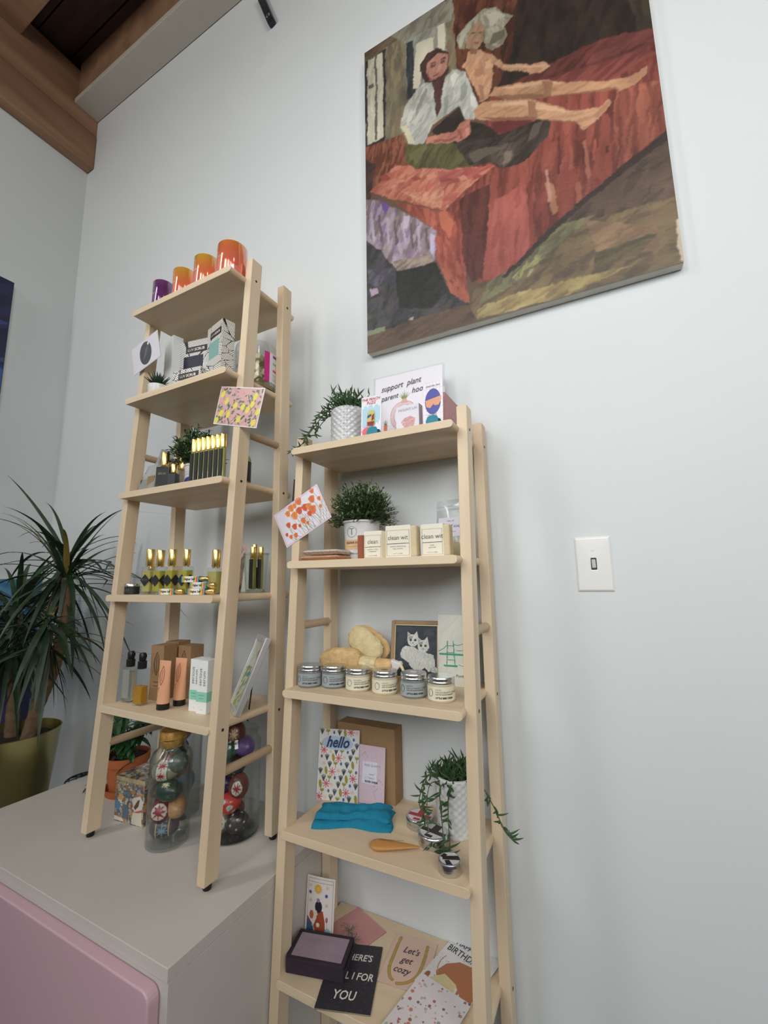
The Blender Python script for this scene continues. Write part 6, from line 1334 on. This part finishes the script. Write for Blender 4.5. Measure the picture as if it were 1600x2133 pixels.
build('gold_ring', MB().lathe([(.0291,.2285),(.0300,.2290),(.0300,.2310),(.0291,.2315),(.0291,.2285)], 40), GOLD, t, smooth=True)
# second jar behind
J2X, J2Y = -1.062, .852
t = thing('glass_jar', 'clear jar behind the cork stoppered one, holding a teal and a pink egg', 'jar', (J2X, J2Y, CT + .0002)); r = .044
build('jar_wall', MB().lathe([(0,.0),(r-.003,0),(r,.003),(r,.215),(r-.002,.225),(r+.001,.232),(r-.001,.234),(r-.004,.225),(r-.0022,.215),(r-.0022,.006),(0,.004)], 64), TGLASS, t, smooth=True)
for k, (dx, dy, z, fn, lb, aa, bb) in enumerate(((-.006, -.006, .035, dotted(LC(216,214,204), LC(190,190,180)), 'plain off white egg at the bottom of the rear jar', .028, .0235), (.005, .003, .080, dotted(LC(110,140,160), LC(84,110,140)), 'blue grey egg low in the rear jar', .03, .024),
        (-.004, -.004, .118, dotted(LC(190,150,80), LC(150,104,50)), 'gold egg in the middle of the rear jar', .03, .024), (-.006, -.012, .163, rosettes(LC(60,96,104), [((.5,-.8,.1), .66, 4, .1, LC(90,140,96), LC(150,196,200), LC(40,70,80))]), 'teal egg with a leaf medallion high in the rear jar', .026, .0245), (-.006, -.004, .204, rosettes(LC(190,120,140), [((.5,-.8,.1), .6, 8, .3, LC(232,200,206), LC(176,110,150), None)]), 'pink egg with a pale star at the top of the rear jar', .026, .0235))):
    egg((J2X+dx, J2Y+dy, CT+z), (0, .2 + .2*k, 0), fn, lb, aa, bb)
# big jar
BX, BY, r = -.8740, .8500, .0625
t = thing('glass_jar', 'large wide glass jar of painted eggs behind the right legs of the taller ladder', 'jar', (BX, BY, CT + .0002))
build('jar_wall', MB().lathe([(0,.0),(r-.004,0),(r,.004),(r,.205),(r-.008,.218),(r-.010,.224),(r-.004,.232),(r-.007,.235),(r-.013,.224),(r-.010,.217),(r-.0024,.204),(r-.0024,.008),(0,.006)], 72), TGLASS, t, smooth=True)
build('jar_base', MB().lathe([(0,.0002),(r-.005,.0002),(r-.001,.004),(r-.004,.0058),(0,.0058)], 64), thin('green_tinted_glass', (.55, .64, .58, 1), .9), t, smooth=True)
EG = [(.028,-.013,.034, (0, PI/2-.3, .4), dotted(LC(48,44,46), LC(206,206,196)), 'black egg with white dots at the bottom of the large jar'),
      (-.012,-.028,.037, (0, .2, 0), rosettes(LC(120,104,84), [((.5,-.8,.1), .5, 6, .4, LC(110,96,90), WH, WH)]), 'brown egg with a white patterned band, bottom of the large jar'),
      (-.020,.022,.036, (0, .9, .3), dotted(LC(110,60,50), LC(170,110,80)), 'red brown egg at the back of the large jar bottom'),
      (.010,-.026,.076, (0, PI/2-.35, .5), rosettes(LC(206,62,58), [((.2,-.9,.25), .26, 7, .75, LC(150,200,196), LC(226,220,206), None), ((.75,-.5,.35), .2, 7, .75, LC(150,200,196), LC(226,220,206), None), ((-.5,-.8,-.1), .2, 7, .75, LC(150,200,196), LC(226,220,206), None), ((.6,-.7,-.5), .2, 7, .7, LC(120,160,160), LC(226,220,206), None)]), 'bright red egg with pale teal flowers low in the large jar'),
      (-.016,.020,.080, (0, PI/2, 1), dotted(LC(80,72,110), LC(120,112,150)), 'dusky violet egg at the back of the large jar'),
      (.030,-.012,.114, (0, .2, 0), rosettes(LC(120,60,58), [((.5,-.8,.1), .55, 8, .15, LC(160,60,70), WH, LC(60,40,40))]), 'brown egg with a white starburst medallion in the large jar'),
      (-.016,-.024,.116, (0, PI/2, .2), dotted(LC(40,38,72), LC(90,90,120)), 'navy blue egg partly behind the front upright, large jar'),
      (.010,-.012,.154, (0, PI/2-.2, .3), rosettes(LC(36,34,34), [((.3+.14*k, -.8, .35 - .1*abs(k-2)), .045, 3, 1, LC(200,200,190), LC(200,200,190), None) for k in range(-2, 6)]), 'large black egg with a line of tiny white dots, jar middle'),
      (-.022,.022,.152, (0, .6, 0), dotted(LC(150,60,56), LC(200,120,90)), 'rust egg at the back of the large jar, upper half'),
      (.026,.010,.196, (0, PI/2, -.3), dotted(LC(112,84,150), LC(130,104,164)), 'purple egg in the upper part of the large jar'),
      (-.012,-.022,.192, (0, PI/2, .3), dotted(LC(40,92,70), LC(70,120,96)), 'deep green egg in the upper part of the large jar'),
      (.004,-.004,.228, (0, .2, 0), rosettes(LC(92,44,46), [((.5,-.8,.2), .6, 8, .25, LC(222,206,170), LC(130,84,60), None)]), 'dark red egg with a cream star on top inside the large jar')]
for dx, dy, z, rt, fn, lb in EG: egg((BX+dx*.9, BY+dy*.9, CT+z), rt, fn, lb, .0295, .0240)
# decoupage cube
t = thing('decoupage_cube', 'cube shaped box covered in pasted flower and dog cut-outs beside the jars', 'box', (-1.140, .757, CT + .0002), math.radians(5)); s_, sd_, sh_ = .104, .088, .094
def collage(seed, dog=False, w=None, h=None):
    w = w or s_; h = h or sh_; a = Art(w, h, LC(150, 142, 116), .0008, seed); rs = np.random.RandomState(seed); pal = [LC(196,178,140), LC(170,112,78), LC(206,150,80), LC(84,112,150), LC(108,128,96), LC(212,204,186), LC(140,120,96), LC(70,92,120), LC(190,190,170), LC(120,84,70)]
    for k in range(520):
        u, v = rs.uniform(0,1), rs.uniform(0,1); q_ = rs.uniform(.002,.0085); n_ = rs.randint(5, 9); t0 = rs.uniform(0, 6)
        a.poly([(u + q_*rs.uniform(.6,1.1)*math.cos(t0+2*PI*j/n_)/w, v + q_*rs.uniform(.6,1.1)*math.sin(t0+2*PI*j/n_)/h) for j in range(n_)], pal[rs.randint(len(pal))] * rs.uniform(.6, 1.1))
        if k % 3 == 0: a.line([(u, v), (u + rs.uniform(-.08,.08), v + rs.uniform(-.08,.08))], .0007, LC(90, 80, 60))
    if dog:
        a.poly([(.56,.42),(.62,.66),(.86,.74),(.98,.60),(.94,.40),(.76,.32)], LC(214, 206, 196)); a.poly([(.66,.44),(.78,.62),(.86,.66),(.82,.48),(.72,.38)], LC(88, 66, 50)); a.poly([(.58,.36),(.64,.46),(.60,.56),(.54,.46)], LC(160, 84, 64)); a.poly([(.72,.34),(.94,.42),(.94,.37),(.74,.29)], LC(190, 90, 96))
        a.poly([(.60,.02),(.64,.30),(.94,.34),(.96,.02)], LC(212, 210, 190)); a.poly([(.0,.30),(.0,.50),(.16,.50),(.22,.38),(.14,.28)], LC(84, 128, 164)); a.poly([(.28,.10),(.28,.46),(.48,.46),(.5,.14)], LC(90, 108, 128)); a.ell(.2, .62, .009, .007, LC(206,150,80)); a.poly([(.0,.02),(.34,.02),(.3,.10),(0,.13)], LC(222,216,198))
    return a
art_mesh('front_face', collage(3, True), 0, SLEEVE, t)
for k, (rz, lx, ly, sd) in enumerate(((-PI/2, -s_/2, sd_/2, 5), (PI/2, s_/2, sd_/2, 6), (PI, 0, sd_, 7))):
    o = art_mesh('side_face', collage(sd, w=(s_ if lx == 0 else sd_)), 0, SLEEVE, t); o.rotation_euler = (0, 0, rz); o.location = (lx, ly, 0)
o = art_mesh('lid_face', collage(9, h=sd_), 0, SLEEVE, t); o.rotation_euler = (-PI/2, 0, 0); o.location = (0, 0, sh_ + .0122)
build('box', MB().box(-s_/2 + .0004, s_/2 - .0004, .0004, sd_ - .0004, 0, sh_).box(-s_/2, s_/2, 0, sd_, sh_ + .001, sh_ + .012), mat('pasted_paper', C(170, 160, 128), .4, noise=.3, nscale=60), t, bevel=.001)
build('purple_edge', MB().box(-s_/2 - .0008, -s_/2 - .0001, .0005, .010, .03, sh_*.98), mat('purple_cutout', C(70, 62, 112), .5, noise=.3, nscale=80), t)
# terracotta plant
t = thing('potted_plant', 'broad leaved green plant in a terracotta pot on the cabinet, with a drooping withered stem', 'plant', (-1.318, .860, CT + .0002))
TER = mat('terracotta', C(186, 106, 62), .8, noise=.08, nscale=40)
build('pot', MB().lathe([(0,.004),(.040,.004),(.056,.082),(.060,.083),(.061,.104),(.056,.104),(.055,.090),(0,.088)], 48), TER, t, smooth=True)
build('saucer', MB().lathe([(0,0),(.050,0),(.058,.020),(.054,.020),(.048,.004),(0,.004)], 48), TER, t, smooth=True); build('soil', MB().cyl(.054, .088, .094, 40), SOIL, t)
mb = MB(); mb.open = True; st = MB(); rr = random.Random(31)
for k in range(16):
    az = rr.uniform(-PI*.9, PI*.1) if k % 4 else rr.uniform(0, 2*PI); ln = rr.uniform(.09, .19); top = Vector((ln*.55*math.cos(az), ln*.35*math.sin(az), .09 + ln * rr.uniform(.5, 1.0)))
    if k == 0: top = Vector((.10, -.02, .19))
    if k == 1: top = Vector((.07, -.03, .10))
    if top.y > .08: top.y = .08
    st.tube([(0, 0, .09), (top.x*.4, top.y*.4, .09 + (top.z - .09)*.6), top], [.0022, .0018, .0012], 6)
    for j in range(7):
        s2 = .35 + .65*j/6; p = Vector((top.x*s2, top.y*s2, .09 + (top.z - .09)*(s2**.7)))
        leaflet(mb, p, (rr.uniform(-1,1), rr.uniform(-.9,.5), rr.uniform(-.6,.5)), rr.uniform(.034,.058), rr.uniform(.016,.024), rr, n=5, curl=.35)
build('foliage', mb, mat('glossy_mid_green', C(44, 84, 44), .35, noise=.2, nscale=40), t); build('stems', st, STEM, t)
mb = MB(); mb.open = True; st = MB(); pth = [Vector(p) for p in ((-.01,-.02,.10),(-.04,-.05,.13),(-.055,-.06,.08),(-.060,-.062,.04),(-.060,-.065,.012))]
st.tube(pth, .0014, 5)
for k in range(46):
    s2 = rr.random()*3.99; i0 = int(s2); p = pth[i0].lerp(pth[i0+1], s2-i0); leaflet(mb, p + Vector((rr.uniform(-.012,.012), rr.uniform(-.012,.012), 0)), (rr.uniform(-1,1), rr.uniform(-1,1), rr.uniform(-1,.2)), .017, .011, rr, n=3, curl=.5)
tag(build('withered_stem', mb, mat('withered_brown', C(62, 50, 34), .8, noise=.3, nscale=60), t), 'withered brown drooping leaves')
build('stem', st, mat('withered_brown', C(62,50,34), .8), t)

# ================================================================== LEFT CORNER
PX, PY, PZ = -1.7475, .7480, .62
t = thing('potted_palm', 'tall dracaena palm in a brass coloured planter in the corner', 'plant', (PX, PY, .26))
h = PZ - .26
build('planter', MB().lathe([(0,0),(.092,0),(.095,.003),(.1290,h-.004),(.1310,h),(.1270,h),(.1240,h-.03),(0,h-.035)], 72), mat('brushed_brass', C(190, 182, 128), .28, 1.0, bump=.05, bscale=20), t, smooth=True)
build('soil', MB().cyl(.123, h - .04, h - .030, 48), SOIL, t)
def P(x, y, z): return Vector((x - PX, y - PY, z - .26))
trunks = [([(-1.80,.77,.585),(-1.825,.775,.75),(-1.86,.78,.88),(-1.90,.79,1.0)], .017), ([(-1.68,.76,.585),(-1.655,.77,.70),(-1.60,.78,.82),(-1.585,.79,.95),(-1.60,.79,1.12)], .018), ([(-1.63,.775,.76),(-1.575,.74,.86),(-1.545,.73,.95)], .013), ([(-1.83,.78,.74),(-1.79,.74,.84),(-1.74,.72,.92)], .013)]
for pts, r in trunks:
    P_ = [P(*p) for p in pts]; seg = []
    for k in range(len(P_) - 1):
        for j in range(8): seg.append(P_[k].lerp(P_[k+1], j/8))
    seg.append(P_[-1]); rs_ = [r * (1.1 - .25*k/len(seg)) * (1 + .06*(k % 2)) for k in range(len(seg))]
    build('trunk', MB().tube(seg, rs_, 12), BARK, t, smooth=True)
def crown(c, n, L0, seed, elmin=-.9, elmax=1.3, special=(), width=.017):
    rr = random.Random(seed); mb = MB(); mb.open = True
    lst = [(rr.uniform(0, 2*PI), elmin + (elmax - elmin) * (k / n), L0 * rr.uniform(.75, 1.12), rr.uniform(.5, 1.0)) for k in range(n)] + list(special)
    for az, el, L_, dr in lst:
        d = Vector((math.cos(az)*math.cos(el), math.sin(az)*math.cos(el), math.sin(el))); p = P(*c) + Vector((0, 0, rr.uniform(-.05, .05))); pts = [p.copy()]; v = d.copy(); n_ = 12
        for k in range(n_):
            v = (v + Vector((0, 0, -.10 * dr * (.5 + 1.4 * k / n_)))).normalized(); p = p + v * (L_ / n_)
            wx = max(-2.105, min(p.x + PX, 0)) - PX; wy = min(p.y + PY, .975) - PY
            if p.x + PX > -1.20: wx = p.x
            if -1.21 < p.x + PX < -.75 and p.y + PY < .90: wy = max(wy, .90 - PY) if p.y + PY > .5 else wy
            p = Vector((wx, wy, max(p.z, .02))); pts.append(p.copy())
        side = d.cross(Vector((0, 0, 1)))
        if side.length < .1: side = Vector((1, 0, 0))
        side.normalize(); W_ = width * rr.uniform(.75, 1.2)
        ws = [W_ * min(1, .45 + 2.2 * (k/n_)) * (1 - (k/n_) ** 2.2) + .0004 for k in range(n_ + 1)]
        mb.strip(pts, ws, side, 1 if rr.random() < .03 else 0, fold=.16)
    return build('leaf_crown', mb, [LEAF_D, mat('yellowed_leaf', C(150, 128, 62), .6)], t)
crown((-1.60, .79, 1.12), 80, .30, 1, -1.35, 1.25, special=((PI*1.02, .75, .55, .2), (PI*.98, .35, .52, .9), (PI*1.04, .5, .50, .7), (-.15, .55, .44, .4), (-.1, .30, .42, .7), (.35, -.1, .5, .6), (0, -.35, .48, .5)))
crown((-1.905, .79, .99), 74, .30, 2, -1.35, 1.15)
crown((-1.74, .72, .91), 56, .28, 3, -1.25, 1.0)
crown((-1.545, .73, .94), 40, .27, 4, -1.35, .6)
# wire stand
t = thing('wire_basket', 'dark wire basket on the floor behind the cabinet end, beside the brass planter', 'basket', (-1.610, .915, 0))
WI = mat('dark_wire', C(44, 56, 60), .4, .6); mb = MB()
def ring(r, z, n=40): return [(r*math.cos(2*PI*k/n), r*math.sin(2*PI*k/n), z) for k in range(n+1)]
build('rim', MB().tube(ring(.060, .440), .0026, 6), WI, t, smooth=True); build('base_ring', MB().tube(ring(.055, .003), .0026, 6), WI, t, smooth=True)
for k in range(14):
    a0 = 2*PI*k/14; mb.tube([(.060*math.cos(a0), .060*math.sin(a0), .440), (.057*math.cos(a0+.25), .070*math.sin(a0+.25), .26), (.055*math.cos(a0+.5), .055*math.sin(a0+.5), .003)], .0014, 5)
    mb.tube([(.060*math.cos(a0), .060*math.sin(a0), .440), (.030*math.cos(a0+.3), .030*math.sin(a0+.3), .450), (0, 0, .453)], .0014, 5)
build('wires', mb, WI, t, smooth=True)
t = thing('plant_stand', 'dark wire plant stand under the brass planter', 'stand', (PX, PY, 0))
for k in range(3):
    a0 = 2*PI*k/3 + .4; build('leg', MB().tube([(.085*math.cos(a0), .085*math.sin(a0), .257), (.105*math.cos(a0), .105*math.sin(a0), .003)], .004, 8), WI, t, smooth=True)
build('top_ring', MB().tube(ring(.085, .2555), .0042, 8), WI, t, smooth=True)
